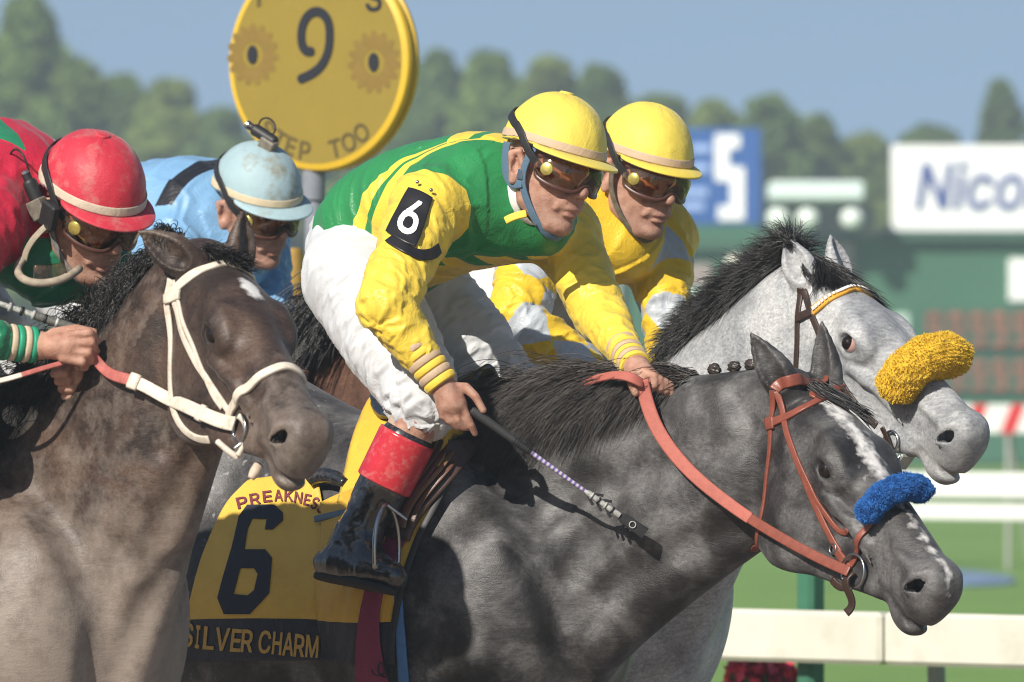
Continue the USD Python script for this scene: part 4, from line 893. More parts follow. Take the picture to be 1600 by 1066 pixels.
def cloth(name, col, rough=.62, sheen=.15, var=.06, dirt=None, damt=.4, cr=.0007):
    c = np.asarray(col, float); n = {'g': ('geometry', {}), 'n': ('noise_texture', {'scale': 14.0, 'detail': 5.0}), 'r': ('rgb_ramp', {'ramp': [(.25, tuple(c * (1 - var))), (.75, tuple(np.minimum(c * (1 + var), 1)))]}),
        'bn': ('noise_texture', {'scale': 260.0, 'detail': 2.0}), 'b': ('bump', {'strength': 1.0, 'distance': .0006}), 'p': ('principled_bsdf', {'roughness': rough, 'specular_ior_level': .3, 'sheen_weight': sheen, 'sheen_roughness': .4})}
    l = [('g.position', 'n.vector'), ('n.fac', 'r.fac'), ('g.position', 'bn.vector'), ('bn.fac', 'b.height'), ('b.normal', 'p.normal')]; out = 'r.color'
    if dirt is not None:
        n['dn'] = ('noise_texture', {'scale': 16.0, 'detail': 8.0, 'roughness': .7}); n['dr'] = ('rgb_ramp', {'ramp': [(.5, (0, 0, 0)), (.66, (damt,) * 3)]}); n['dm'] = ('mix', {'color2': tuple(dirt)})
        l += [('g.position', 'dn.vector'), ('dn.fac', 'dr.fac'), ('dr.color', 'dm.fac'), ('r.color', 'dm.color1')]; out = 'dm.color'
    if cr: crease(n, l, cr)
    l.append((out, 'p.base_color')); return M(name, n, l)
def two_tone(name, cols, attr='pat', edges=(0.5,), rough=.42, dirt=None):
    """colours of a pattern woven into the cloth: the mesh's smooth scalar attr is cut at the edges"""
    n = {'a': ('attribute', {'attribute': attr}), 'g': ('geometry', {}), 'n': ('noise_texture', {'scale': 14.0, 'detail': 4.0}), 'nr': ('rgb_ramp', {'ramp': [(.3, (.92,) * 3), (.7, (1.07,) * 3)]}), 'mu': ('mix', {'mix_type': 'multiply', 'fac': 1.0}),
         'bn': ('noise_texture', {'scale': 240.0, 'detail': 2.0}), 'b': ('bump', {'strength': 1.0, 'distance': .0006}), 'p': ('principled_bsdf', {'roughness': rough, 'specular_ior_level': .35, 'sheen_weight': .12, 'sheen_roughness': .4})}
    l = [('g.position', 'n.vector'), ('n.fac', 'nr.fac'), ('nr.color', 'mu.color2'), ('mu.color', 'p.base_color'), ('g.position', 'bn.vector'), ('bn.fac', 'b.height'), ('b.normal', 'p.normal')]
    crease(n, l, .0008, 20.0)
    n['c0'] = ('mix', {'fac': 0.0, 'color1': cols[0], 'color2': cols[0]}); prev = 'c0.color'
    for i, e in enumerate(edges):
        n['s%d' % i] = ('math', {'math_type': 'greater_than', 'value2': float(e)}); n['m%d' % i] = ('mix', {'color2': cols[i + 1]})
        l += [('a.fac', 's%d.value1' % i), ('s%d.value' % i, 'm%d.fac' % i), (prev, 'm%d.color1' % i)]; prev = 'm%d.color' % i
    l.append((prev, 'mu.color1'))
    return M(name, n, l)
def folds(v, n, segs, amp, wl, seed, twist=1.2, ang=2.2):
    """cloth folds: ridges that wind round limbs; segs: (a, b, weight at a, weight at b)"""
    best = np.full(len(v), 9.0); s = np.zeros(len(v)); ph = np.zeros((len(v), 2)); wt = np.zeros(len(v))
    for i, (a, b, wa, wb) in enumerate(segs):
        a, b = np.asarray(a, float), np.asarray(b, float); ax = unit(b - a); L_ = np.linalg.norm(b - a)
        t = np.clip(((v - a) @ ax) / L_, -.15, 1.15); d = v - a - np.outer(t * L_, ax); r = np.linalg.norm(d, axis=1); u = unit(np.cross(ax, [0.31, .2, .93])); w = np.cross(ax, u)
        on = r < best; best[on] = r[on]; s[on] = (t * L_ + i * .37)[on]; q = unit(d); ph[on] = np.stack([q @ u, q @ w], 1)[on]; wt[on] = (wa + (wb - wa) * np.clip(t, 0, 1))[on]
    c = np.stack([ph[:, 0] * ang * .5, ph[:, 1] * ang * .5, s / wl + twist * ph[:, 0] * .5], 1)
    f = meshkit.fbm(c + seed * 7.3, 3, seed); g = np.clip(1 - np.abs(2 * f - 1) * 3.0, -1, 1); g = np.where(g > 0, g ** 1.3, g * .4)
    f2 = meshkit.fbm(np.c_[ph * 1.1, s[:, None] / (wl * 2.6)] + seed * 3.1, 2, seed + 5)
    return v + n * (amp * wt * (np.clip(g, -1, 1) * .75 + (f2 - .5) * 1.0))[:, None]
class Head:
    def __init__(s, pose): s.R, s.t, s.s = pose
    def w(s, x): return np.asarray(x, float) * s.s @ s.R.T + s.t
def helm_pt(a, e, off=0.0):
    """a point of the cap: azimuth a (0 = front), e from 0 at the rim to 1 at the crown"""
    a, e = np.broadcast_arrays(np.asarray(a, float), np.asarray(e, float)); th = e * np.pi / 2
    rx = np.where(np.cos(a) > 0, .122, .118) + off; ry = .099 + off; ex = 0.86
    c, s_ = np.cos(th) ** ex, np.sin(th)
    z = .040 - .012 * np.cos(a) * 0 + (.116 + off) * s_
    return np.stack([-.002 + rx * np.cos(a) * c, ry * np.sin(a) * c, z + .012 * np.cos(a) * (1 - e) * -.6 - .014 * (1 - e) * (np.cos(a) < -.2) * np.abs(np.cos(a))], -1)
def helmet(hd, t, mat, band_mat, brim_mat, button=True, seams=6, seed=0, strap_mat=None, brim_len=.040, phase=.5):
    na, ne = 120, 40; a = np.linspace(0, 2 * np.pi, na, endpoint=False); e = np.r_[np.linspace(0, 1, ne)]
    A_, E_ = np.meshgrid(a, e, indexing='ij')
    sm = np.abs(((A_ / (2 * np.pi) * seams + phase) % 1) - .5) * 2 * np.pi / seams * .11 * np.cos(E_ * 1.5)
    off = .0016 * np.exp(-(sm / .0035) ** 2) - .0016 * np.exp(-(sm / .0016) ** 2) + .0035 * (meshkit.fbm(np.stack([np.cos(A_) * 3, np.sin(A_) * 3, E_ * 4], -1) + seed, 3, seed) - .5) * (1 - .4 * E_)
    off += .0012 * (np.abs(np.sin(A_ * 9 + 3 * E_)) ** 6) * np.exp(-(E_ / .22) ** 2)
    out = helm_pt(A_, E_, off); inn = helm_pt(A_, E_ * .96, -.012)
    v = np.concatenate([out.reshape(-1, 3), inn.reshape(-1, 3)]); N = na * ne
    i, j = np.meshgrid(np.arange(na), np.arange(ne - 1), indexing='ij'); i2 = (i + 1) % na
    q = np.stack([i * ne + j, i2 * ne + j, i2 * ne + j + 1, i * ne + j + 1], -1).reshape(-1, 4); qi = q[:, ::-1] + N
    ii = np.arange(na); rim = np.stack([ii * ne + N, ((ii + 1) % na) * ne + N, ((ii + 1) % na) * ne, ii * ne], 1)
    q = np.vstack([q, qi, rim]); f = np.vstack([q[:, [0, 1, 2]], q[:, [0, 2, 3]]])
    hm = obj('helmet', (hd.w(v), f), mat, t)
    aa = np.linspace(-np.pi, np.pi, 90); bp = helm_pt(aa, .075, .0012); nr = helm_pt(aa, .075, .02) - bp
    obj('band', strap(hd.w(bp), nr @ hd.R.T, .017 * hd.s, .0028), band_mat, hm)
    # brim
    ab = np.linspace(-1.25, 1.25, 60); w = np.cos(ab / 1.25 * np.pi / 2) ** .7
    r0, r1 = helm_pt(ab, .0, -.004), helm_pt(ab, 0.0, 0); d = np.stack([np.cos(ab), np.sin(ab) * .9, -.26 + 0 * ab], -1)
    rows = [r0 + (0, 0, .006), r1 + d * (brim_len * .5 * w)[:, None] + (0, 0, .0045), r1 + d * (brim_len * w)[:, None] + (0, 0, .003), r1 + d * (brim_len * w + .002)[:, None], r1 + d * (brim_len * w)[:, None] - (0, 0, .003), r0 - (0, 0, .004)]
    v = np.stack(rows, 1).reshape(-1, 3); k = len(rows); i, j = np.meshgrid(np.arange(len(ab) - 1), np.arange(k), indexing='ij')
    q = np.stack([i * k + j, i * k + (j + 1) % k, (i + 1) * k + (j + 1) % k, (i + 1) * k + j], -1).reshape(-1, 4)
    obj('brim', (hd.w(v), np.vstack([q[:, [0, 1, 2]], q[:, [0, 2, 3]]])), brim_mat, hm)
    if button:
        obj('button', lathe([(0, 0), (.013, 0), (.016, .003), (.013, .0065), (0, .0075)], hd.w((-.002, 0, .153)), hd.R * hd.s, 24), mat, hm)
    return hm
def gog_pt(th, z, off=0.0):
    return np.stack([.020 + (.088 + off) * np.cos(th), (.073 + off) * np.sin(th), z + 0 * th], -1)
def goggles(hd, t, lens_mat, strap_pts=None, dz=-.004):
    th = np.linspace(-1.30, 1.30, 61); at_ = np.abs(th)
    up = .033 - .010 * (at_ / 1.3) ** 3 + dz; dn = -.034 + .020 * np.exp(-(th / .20) ** 2) + .018 * (at_ / 1.3) ** 4 + dz
    g = thing_child('goggles', t)
    m = np.linspace(0, 1, 9)
    outp = np.stack([gog_pt(th, up * (1 - k) + dn * k, .013 + .006 * math.sin(math.pi * k)) for k in m], 1); inp = np.stack([gog_pt(th, up * (1 - k) + dn * k, .011 + .006 * math.sin(math.pi * k)) for k in m], 1)
    v = np.concatenate([outp.reshape(-1, 3), inp.reshape(-1, 3)]); n0, k = len(th), len(m); N = n0 * k
    i, j = np.meshgrid(np.arange(n0 - 1), np.arange(k - 1), indexing='ij'); q = np.stack([i * k + j, (i + 1) * k + j, (i + 1) * k + j + 1, i * k + j + 1], -1).reshape(-1, 4)
    q = np.vstack([q[:, ::-1], q + N]); obj('lens', (hd.w(v), np.vstack([q[:, [0, 1, 2]], q[:, [0, 2, 3]]])), lens_mat, g)
    loop = np.vstack([gog_pt(th, up, .010), gog_pt(th[::-1], dn[::-1], .010)]); loop = np.vstack([loop, loop[:1]])
    loop = ndimage.gaussian_filter1d(loop, 1.0, axis=0, mode='wrap')
    nr = loop - np.array([.02, 0, 0]); nr[:, 2] = 0
    obj('frame', strap(hd.w(loop), unit(nr) @ hd.R.T, .010 * hd.s, .011 * hd.s), gog_frame, g)
    for s_ in (-1, 1):
        c = gog_pt(np.array([s_ * 1.02]), np.array([.001 + dz]), .016)[0]; nn = np.array([math.cos(s_ * 1.02) * .9, math.sin(s_ * 1.02), 0]); fr = frame(nn, (0, 0, 1))
        obj('vent_disc', lathe([(0, -.002), (.0125, -.002), (.0145, .0015), (.0125, .004), (.011, .003), (.010, .0045), (.004, .0052), (0, .0045)], hd.w(c), hd.R @ fr * hd.s, 28), brass_m, g)
    # strap over the cap's back
    aa = np.linspace(1.45, 2 * np.pi - 1.45, 60); ee = .02 + .34 * np.sin((aa - 1.45) / (2 * np.pi - 2.9) * np.pi) ** .7
    sp = helm_pt(aa, ee, .0045); nr = helm_pt(aa, ee, .03) - sp
    e0 = [gog_pt(np.array([s_ * 1.25]), np.array([.004 + dz]), .012)[0] for s_ in (1, -1)]
    m0 = [(a_ + b_) / 2 + np.array([0, s_ * .006, 0]) for a_, b_, s_ in ((e0[0], sp[0], 1), (e0[1], sp[-1], -1))]
    pts = np.vstack([e0[0], m0[0], sp, m0[1], e0[1]]); nn = np.vstack([[.3, 1, 0], [0, 1, .1], nr, [0, -1, .1], [.3, -1, 0]])
    obj('strap', strap(hd.w(pts), nn @ hd.R.T, .017 * hd.s, .003), black_m, g)
    return g
def thing_child(name, t):
    pp = path_of(t); x = UsdGeom.Xform.Define(stage, pp + '/' + numbered(pp, name)); return x.GetPrim()
def limb(js, rs, k=.03): return (chain(js, rs, n=0), k, 1)
def rider(name, label, hd, J, hands, fine=.003, h=.008):
    """J: joints in world coordinates; hands: lists of (chain points, radii)"""
    t = thing(name, label, 'person', J['pelvis'] * (1, 1, 0) + (0, 0, 1.4))
    fp = [(moved(p, hd.R, hd.t, hd.s), k, g) for p, k, g in face_prims()]
    o = [limb([J['pelvis'], J['waist'], J['chest']], [.085, .082, .095]), limb([J['chest'], J['neck']], [.085, .056])]
    o.append(limb([J['neck'], hd.w((-.02, 0, -.06))], [.054, .052], .03))
    for s_ in 'rl':
        if 'sh' + s_ in J: o += [limb([J['chest'], J['sh' + s_]], [.06, .05]), limb([J['sh' + s_], J['el' + s_], J['wr' + s_]], [.048, .036, .0235])]
        if 'hip' + s_ in J: o += [limb([J['pelvis'], J['hip' + s_]], [.08, .08]), limb([J['hip' + s_], J['kn' + s_], J['an' + s_]], [.075, .055, .034])]
    hp = [(chain(np.asarray(p), np.asarray(r, float)), k, 1) for p, r, k in hands]
    allp = [p for p, _, _ in o + fp + hp]; LO = np.min([p.lo for p in allp], 0) - .03; HI = np.max([p.hi for p in allp], 0) + .03
    hb = [(np.min([p.lo for p, _, _ in fp], 0), np.max([p.hi for p, _, _ in fp], 0))] + [(p.lo, p.hi) for p, _, _ in hp]
    ax = [axis(LO[i], HI[i], h, [(b[0][i] - .004, b[1][i] + .004) for b in hb], fine) for i in range(3)]
    fl = Field(ax)
    for p, k, g in o + fp + hp: (fl.add if g > 0 else fl.sub)(p, k)
    v, f = keep_largest(*fl.mesh(2)); q = ((v - hd.t) @ hd.R) / hd.s; ing = (np.abs(q) < .16).all(1)
    lip = np.exp(-(((q[:, 2] + .0795) / .0115) ** 2 + (q[:, 1] / .021) ** 4 + ((q[:, 0] - .104) / .014) ** 4)) * ing
    stub = .42 * np.clip(1 - np.abs(q[:, 2] + .10) / .05, 0, 1) * ing * (q[:, 0] > 0)
    kn = np.mean([J[k][2] for k in ('knr', 'knl') if k in J]) if 'knr' in J else -9
    hose = (np.min([seg_d(v, J['kn' + s_], J['an' + s_])[0] for s_ in 'rl'], 0) < .08).astype(float) * (np.min([np.linalg.norm(v - J['wr' + s_], axis=1) for s_ in 'rl'], 0) > .16)
    obj('body', (v, f), skin_m, t, attrs={'lip': lip * .55, 'stubble': stub, 'hose': hose})
    for s_ in (-1, 1):
        c = hd.w((.0775, s_ * .031, .005)); e = trimesh.creation.icosphere(2, .0125 * hd.s); ey = obj('eye', (np.asarray(e.vertices) + c, e.faces), eyew_m, t)
        d = hd.R @ unit([.9, 0, -.25]); e = trimesh.creation.icosphere(2, .0075 * hd.s); obj('iris', (np.asarray(e.vertices) + c + d * .0062 * hd.s, e.faces), eye_m, ey)
    return t
eyew_m = plain('human_eye', (.55, .5, .46), .15, .05)
def garment(prims, h, seed, segs, amp, wl, cut=None, smooth=3, amp2=0.0, twist=1.2):
    """a cloth skin over the prims, with folds; cut(v) < 0 is open (kept off)"""
    LO = np.min([p.lo for p, _, _ in prims], 0) - .03; HI = np.max([p.hi for p, _, _ in prims], 0) + .03
    fl = Field([axis(LO[i], HI[i], h) for i in range(3)])
    for p, k, g in prims: (fl.add if g > 0 else fl.sub)(p, k)
    v, f = keep_largest(*fl.mesh(smooth)); v0 = v.copy()
    v = folds(v, normals(v, f), segs, amp, wl, seed, twist)
    if amp2: v = v + normals(v, f) * ((meshkit.fbm(v * 16 + seed, 3, seed + 9) - .5) * amp2)[:, None]
    v = taubin(v, f, 1)
    if cut is not None:
        keep = cut(v0) > 0; f = f[keep[f].all(1)]; use = np.unique(f); new = np.full(len(v), -1); new[use] = np.arange(len(use)); v, v0, f = v[use], v0[use], new[f]
    return v, f, v0
class Skin:
    def __init__(s, v, f): s.v, s.n = v, normals(v, f); s.tree = cKDTree(v)
def split_sleeves(v, J):
    """how far each vertex of a jacket belongs to the right and to the left sleeve rather than to the torso (metres)"""
    t = np.min([seg_d(v, J[a], J[b])[0] - r for a, b, r in (('pelvis', 'waist', .135), ('waist', 'chest', .145), ('chest', 'neck', .125))], 0)
    o = []
    for s_ in 'rl': o.append(t - np.minimum(seg_d(v, J['sh' + s_], J['el' + s_])[0] - .074, seg_d(v, J['el' + s_], J['wr' + s_])[0] - .055))
    return o
def seg_d(v, a, b): t = np.clip(((v - a) @ (b - a)) / ((b - a) @ (b - a)), 0, 1); return np.linalg.norm(v - a - np.outer(t, b - a), axis=1), t
def fpt(seq, y): return [P(a, b, yy) for (a, b), yy in zip(seq, np.broadcast_to(y, (len(seq),)))]
FR = [.0095, .0088, .0080, .0068]
# ---------------------------------------------------------------- number six in green and yellow
yellow = (0.73, 0.525, 0.060); green = (0.022, 0.20, 0.062)
cap_yellow = cloth('cap_yellow', (0.70, 0.55, 0.085), .55)
taupe_m = cloth('band_taupe', (0.50, 0.36, 0.24)); white_cloth = cloth('breeches_white', (0.52, 0.53, 0.545), .6, .1, .05, dirt=(.45, .38, .30), damt=.12)
coll_m = cloth('collar_white', (.72, .70, .66)); harness_m = cloth('harness_blue', (.075, .13, .19), .7)
hc = Head(fit_pose(*hl(chin=(868, 357), nose=(913, 306), mouth=(888, 329), ear=(813, 250), disc=(864, 277), top=(890, 146), brim=(950, 246), back=(797, 226)), -.14, np.array([[.72, .65, .1], [-.67, .74, -.1], [-.2, 0, .97]]), 1.0))
at = C.loc.at; W = C.loc.w
def cp(px, py, l): return W(at(px, py, l))
JC = dict(pelvis=cp(584, 385, 0), waist=cp(640, 326, 0), chest=cp(750, 306, 0), neck=cp(812, 296, 0),
          shr=P(668, 322, -.17), elr=P(603, 478, -.38), wrr=P(688, 597, -.40), shl=P(878, 362, .07), ell=P(938, 490, -.05), wrl=P(994, 574, -.27),
          hipr=cp(556, 436, -.11), knr=cp(664, 628, -.275), anr=cp(553, 850, -.36), hipl=cp(640, 440, .12), knl=cp(812, 640, .25), anl=cp(700, 850, .36))
yr, yl = -.405, -.30
hand_c = [([P(690, 600, -.40), P(704, 630, yr)], [.024, .026], .02), ([P(700, 618, yr), P(714, 632, yr)], [.021, .019], .015),
          (fpt([(716, 622), (729, 650), (736, 664), (742, 677)], [yr - .006, yr - .004, yr, yr + .01]), FR, .006),
          (fpt([(705, 632), (715, 656), (725, 668), (733, 668)], [yr - .006, yr - .006, yr + .005, yr + .025]), FR, .006),
          (fpt([(695, 636), (703, 657), (714, 667), (722, 664)], [yr - .004, yr - .002, yr + .008, yr + .028]), FR, .006),
          (fpt([(687, 632), (692, 650), (702, 660), (711, 658)], [yr, yr + .004, yr + .014, yr + .03]), [.0085, .0078, .007, .006], .006),
          (fpt([(704, 606), (728, 606), (743, 620), (755, 641)], [yr + .005, yr, yr - .006, yr - .006]), [.012, .0105, .009, .0075], .008),
          ([P(996, 577, yl + .02), P(1012, 594, yl)], [.024, .027], .02)]
for k in range(4):
    a = np.array([1013 + 8.5 * k, 582 + 4.5 * k]); hand_c.append((fpt([a - (8, 1), a + (9, 6), a + (10, 20), a + (1, 28)], [yl - .012 + .006 * k, yl - .03 + .006 * k, yl - .03 + .006 * k, yl - .012 + .006 * k]), FR, .005))
hand_c.append((fpt([(988, 585), (988, 600), (993, 614)], [yl - .01, yl - .026, yl - .034]), [.012, .0105, .008], .008))
six = rider('person', 'rider in green jacket with yellow hoops and number six armband, yellow cap', hc, JC, hand_c)
helmet(hc, six, cap_yellow, taupe_m, cap_yellow, True, 6, 1)
goggles(hc, six, lens_dark)
# jacket
SPd = unit(JC['chest'] - JC['pelvis'])
jk = [(chain([JC['pelvis'] + SPd * .0, JC['waist'], JC['chest'], JC['neck'] - SPd * .065], [.118, .124, .130, .076], RT, .82, n=9), .03, 1),
      (chain([JC['chest'] + (0, 0, -.02), P(842, 352, -.06)], [.108, .066], RT, .85), .05, 1),
      (chain([JC['chest'], JC['shr'] + (.01, .03, .0)], [.10, .078]), .05, 1), (chain([JC['chest'], JC['shl']], [.10, .075]), .05, 1),
      (chain([JC['pelvis'] + (0.02, 0, -.05), P(740, 362, -.02)], [.078, .058], RT, .75), .05, 1),
      (chain([JC['shr'], JC['elr'], JC['wrr'] + (JC['elr'] - JC['wrr']) * .36], [.074, .057, .038]), .03, 1),
      (chain([JC['shl'], JC['ell'], JC['wrl'] + (JC['ell'] - JC['wrl']) * .34], [.068, .055, .035]), .03, 1)]
segs = [(JC['pelvis'], JC['chest'], .7, .55), (JC['chest'], JC['neck'], .5, .4), (JC['shr'], JC['elr'], .7, 1.0), (JC['elr'], JC['wrr'], 1.0, .6), (JC['shl'], JC['ell'], .6, .8), (JC['ell'], JC['wrl'], .7, .6)]
jv, jf, jv0 = garment(jk, .0042, 3, segs, .0095, .044, amp2=.002)
def plane_of(a, b, c): n = unit(np.cross(b - a, c - a)); n = n if n @ SPd > 0 else -n; return n, a
JK = Skin(jv, jf); hp3 = hit(JK, [(738, 216), (690, 225), (655, 242), (622, 264), (600, 288), (584, 320), (576, 352), (573, 384)]); e1_ = unit(RT - (RT @ SPd) * SPd); e2_ = np.cross(SPd, e1_)
def spine(v): q = v - JC['waist']; return np.arctan2(q @ e2_, q @ e1_), q @ SPd
hph, hs_ = spine(hp3); o_ = np.argsort(hph); vph, vs_ = spine(jv0)
s = vs_ - np.interp(vph, hph[o_], hs_[o_])                        # metres along the back from the middle between the hoops
wR_, wL_ = split_sleeves(jv0, JC); slv = np.maximum(np.minimum(wR_ - .020, (jv0 - JC['shr']) @ unit(JC['elr'] - JC['shr']) + .030), wL_ - .006)
hoop = np.maximum(.023 - np.abs(s + .033), .024 - np.abs(s - .035))
dia = np.abs((((jv0 - JC['waist']) @ F / .075) % 1) - .5) * 2 - .62
low = np.where(s > .03, P(0, 400, 0)[2] - jv0[:, 2], -1); low = np.minimum(low, np.maximum(-dia * .05, P(0, 413, 0)[2] - jv0[:, 2]))
pat = np.maximum.reduce([slv, hoop, low])
jacket_m = two_tone('jacket_green_yellow', [green, yellow], edges=(0.0,))
jacket = obj('jacket', (jv, jf), jacket_m, six, attrs={'pat': pat})
# cuffs
def cuff(wr, el, r0, mats, parent, n=4, w=.020, start=.02, flare=1.12):
    d = unit(el - wr); k0 = wr + d * start
    for i in range(n):
        p = [k0 + d * (i * w + .0005), k0 + d * (i * w + .004), k0 + d * ((i + 1) * w - .004), k0 + d * ((i + 1) * w)]
        r = r0 * (1 + (flare - 1) * i / n); obj('cuff', tube(p, [r * .97, r * 1.03, r * 1.05, r * .98], 32), mats[i % len(mats)], parent)
cuff_y = cloth('cuff_yellow', yellow)
cuff(JC['wrr'], JC['elr'], .035, [cuff_y, taupe_m, cuff_y, taupe_m], six, 6, .017, -.008)
cuff(JC['wrl'], JC['ell'], .032, [cuff_y, taupe_m, cuff_y, taupe_m], six, 6, .016, .0)
# collar and tab
nk = unit(hc.w((-.02, 0, -.06)) - JC['neck'])
cb = JC['neck'] + nk * .042
obj('collar', lathe([(.070, -.04), (.071, -.01), (.066, .036), (.062, .042), (.056, .036), (.060, 0), (.058, -.04)], cb, frame(nk, F), 48), coll_m, six)
obj('collar_tab', strap(resample([P(790, 345, -.235), P(805, 338, -.24), P(822, 334, -.24)], 8), np.tile([-.3, -.95, .2], (8, 1)), .016, .006), cuff_y, six)
# armband on the right upper arm
am = JC['shr'] + (JC['elr'] - JC['shr']) * .16; jt = cKDTree(jv)
aband = thing_child('armband', six)
patch_m = plain('armband_black', (.014, .013, .015), .4, .2, 60.0)
def near_n(h, p, k=30): return unit(h.n[h.tree.query(p, k=k)[1]].mean(1))
def on_jacket(px_, off): p = hit(JK, px_); n_ = near_n(JK, p, 60); return p + n_ * off, n_
cor = np.array([(640, 291), (600, 366), (650, 394), (679, 309)], float)       # corners of the black patch
u_, v_ = np.meshgrid(np.linspace(0, 1, 16), np.linspace(0, 1, 22), indexing='ij')
bil = lambda u, v: (cor[0][None] * ((1 - u) * (1 - v))[:, None] + cor[1] * ((1 - u) * v)[:, None] + cor[2] * (u * v)[:, None] + cor[3] * (u * (1 - v))[:, None])
def rounded(u, v, e=5): 
    a, b = 2 * u - 1, 2 * v - 1; return .5 + a * np.sqrt(1 - b * b * .12) / 2, .5 + b * np.sqrt(1 - a * a * .12) / 2
ur, vr = rounded(u_.ravel(), v_.ravel())
g0, gn = on_jacket(bil(ur, vr), .007); nu, nv = u_.shape; g0 = ndimage.gaussian_filter(g0.reshape(nu, nv, 3), (1.5, 1.5, 0), mode='nearest').reshape(-1, 3); gk = cKDTree(bil(ur, vr))
def sheet(p, n_, nu, nv, th):
    v = np.vstack([p, p - n_ * th]); i, j = np.meshgrid(np.arange(nu - 1), np.arange(nv - 1), indexing='ij'); q = np.stack([i * nv + j, (i + 1) * nv + j, (i + 1) * nv + j + 1, i * nv + j + 1], -1).reshape(-1, 4)
    b = np.r_[np.arange(nv), np.arange(1, nu) * nv + nv - 1, (nu - 1) * nv + np.arange(nv - 2, -1, -1), np.arange(nu - 2, 0, -1) * nv]; b2 = np.roll(b, -1); N = nu * nv
    q = np.vstack([q, q[:, ::-1] + N, np.stack([b, b2, b2 + N, b + N], 1)]); f = np.vstack([q[:, [0, 1, 2]], q[:, [0, 2, 3]]])
    c = np.cross(v[f[0, 1]] - v[f[0, 0]], v[f[0, 2]] - v[f[0, 0]]); return v, (f if c @ n_[0] > 0 else f[:, ::-1])
obj('patch', sheet(g0, gn, nu, nv, .003), patch_m, aband)
def letters(s_, height, bold=True, depth=.002, size=.02):
    m = meshkit.text_mesh(s_, height, depth, bold); v, f = trimesh.remesh.subdivide_to_size(m.vertices, m.faces, size * height * 5); v = np.asarray(v); v[:, 0] -= v[:, 0].min(); return v, f
tv, tf = letters('6', 1.0); tw = tv[:, 0].max()
uu = .20 + .60 * tv[:, 0] / tw; vv = .80 - .60 * tv[:, 1]
td_, ti_ = gk.query(bil(uu, vv), k=5); tw_ = 1 / (td_ + .5) ** 2; tw_ /= tw_.sum(1, keepdims=True); tn = unit((gn[ti_] * tw_[..., None]).sum(1)); ty_ = (g0[ti_][..., 1] * tw_).sum(1); tp = np.array([P(x_, y_, q_) for (x_, y_), q_ in zip(bil(uu, vv), ty_)]) + tn * (.0035 + tv[:, 2] / .002 * .0012)[:, None]
obj('number', (tp, tf), plain('number_white', (.78, .78, .76), .5), aband)
lp_, ln_ = on_jacket(resample(np.array([(610, 374, 0), (640, 394, 0), (662, 400, 0), (684, 388, 0)], float), 20)[:, :2], .005)
obj('strap', strap(lp_, ln_, .024, .003), patch_m, aband)
for a_ in ((654, 290), (672, 302)):
    c_, n_ = on_jacket(np.array([a_]), .010); s_ = trimesh.creation.icosphere(2, .004); obj('pin', (np.asarray(s_.vertices) + c_[0], s_.faces), metal_m, aband)
# harness: cups and straps about the ear, chin strap
def head_path(pts, n=24): return hc.w(resample(pts, n))
har = thing_child('chin_harness', six)
for s_ in (-1, 1):
    cup = [(.030, s_ * .070, -.045), (.018, s_ * .080, -.030), (.020, s_ * .084, .005), (.034, s_ * .078, .030)]
    obj('strap', strap(head_path([(.030, s_ * .082, .034), (.020, s_ * .086, .0), (.016, s_ * .080, -.040), (.036, s_ * .060, -.090), (.062, s_ * .026, -.132), (.070, 0, -.138)]), np.tile(hc.R @ np.array([.2, s_, -.2]), (24, 1)), .016, .004), harness_m, har)
    obj('strap', strap(head_path([(-.050, s_ * .086, .030), (-.046, s_ * .084, -.005), (-.030, s_ * .080, -.040), (.016, s_ * .081, -.044)]), np.tile(hc.R @ np.array([0, s_, 0]), (24, 1)), .020, .004), harness_m, har)
    obj('buckle', box((-.008, -.002, -.010), (.008, .002, .010), .001, hc.R, hc.w((.010, s_ * .085, -.028))), metal_m, har, smooth=25)
# breeches
br = [(chain([JC['pelvis'] + SPd * .06, JC['pelvis'] - SPd * .02], [.108, .112], RT, .85), .03, 1)]
bs_ = []
for s_ in 'rl':
    hp_, kn, an = JC['hip' + s_], JC['kn' + s_], JC['an' + s_]; e = kn + (an - kn) * (.03 if s_ == 'r' else .1)
    br += [(chain([JC['pelvis'], hp_], [.104, .098]), .05, 1), (chain([hp_, hp_ + (kn - hp_) * .5, kn, e], [.104, .095, .068, .056], n=0), .04, 1)]
    bs_ += [(hp_, kn, .55, 1.1), (kn, an, 1.5, 1.5)]
bv, bf, b0 = garment(br, .0045, 8, bs_ + [(JC['pelvis'], hp_, .8, .8)], .013, .040, twist=2.0, amp2=.005)
obj('breeches', (bv, bf), white_cloth, six)
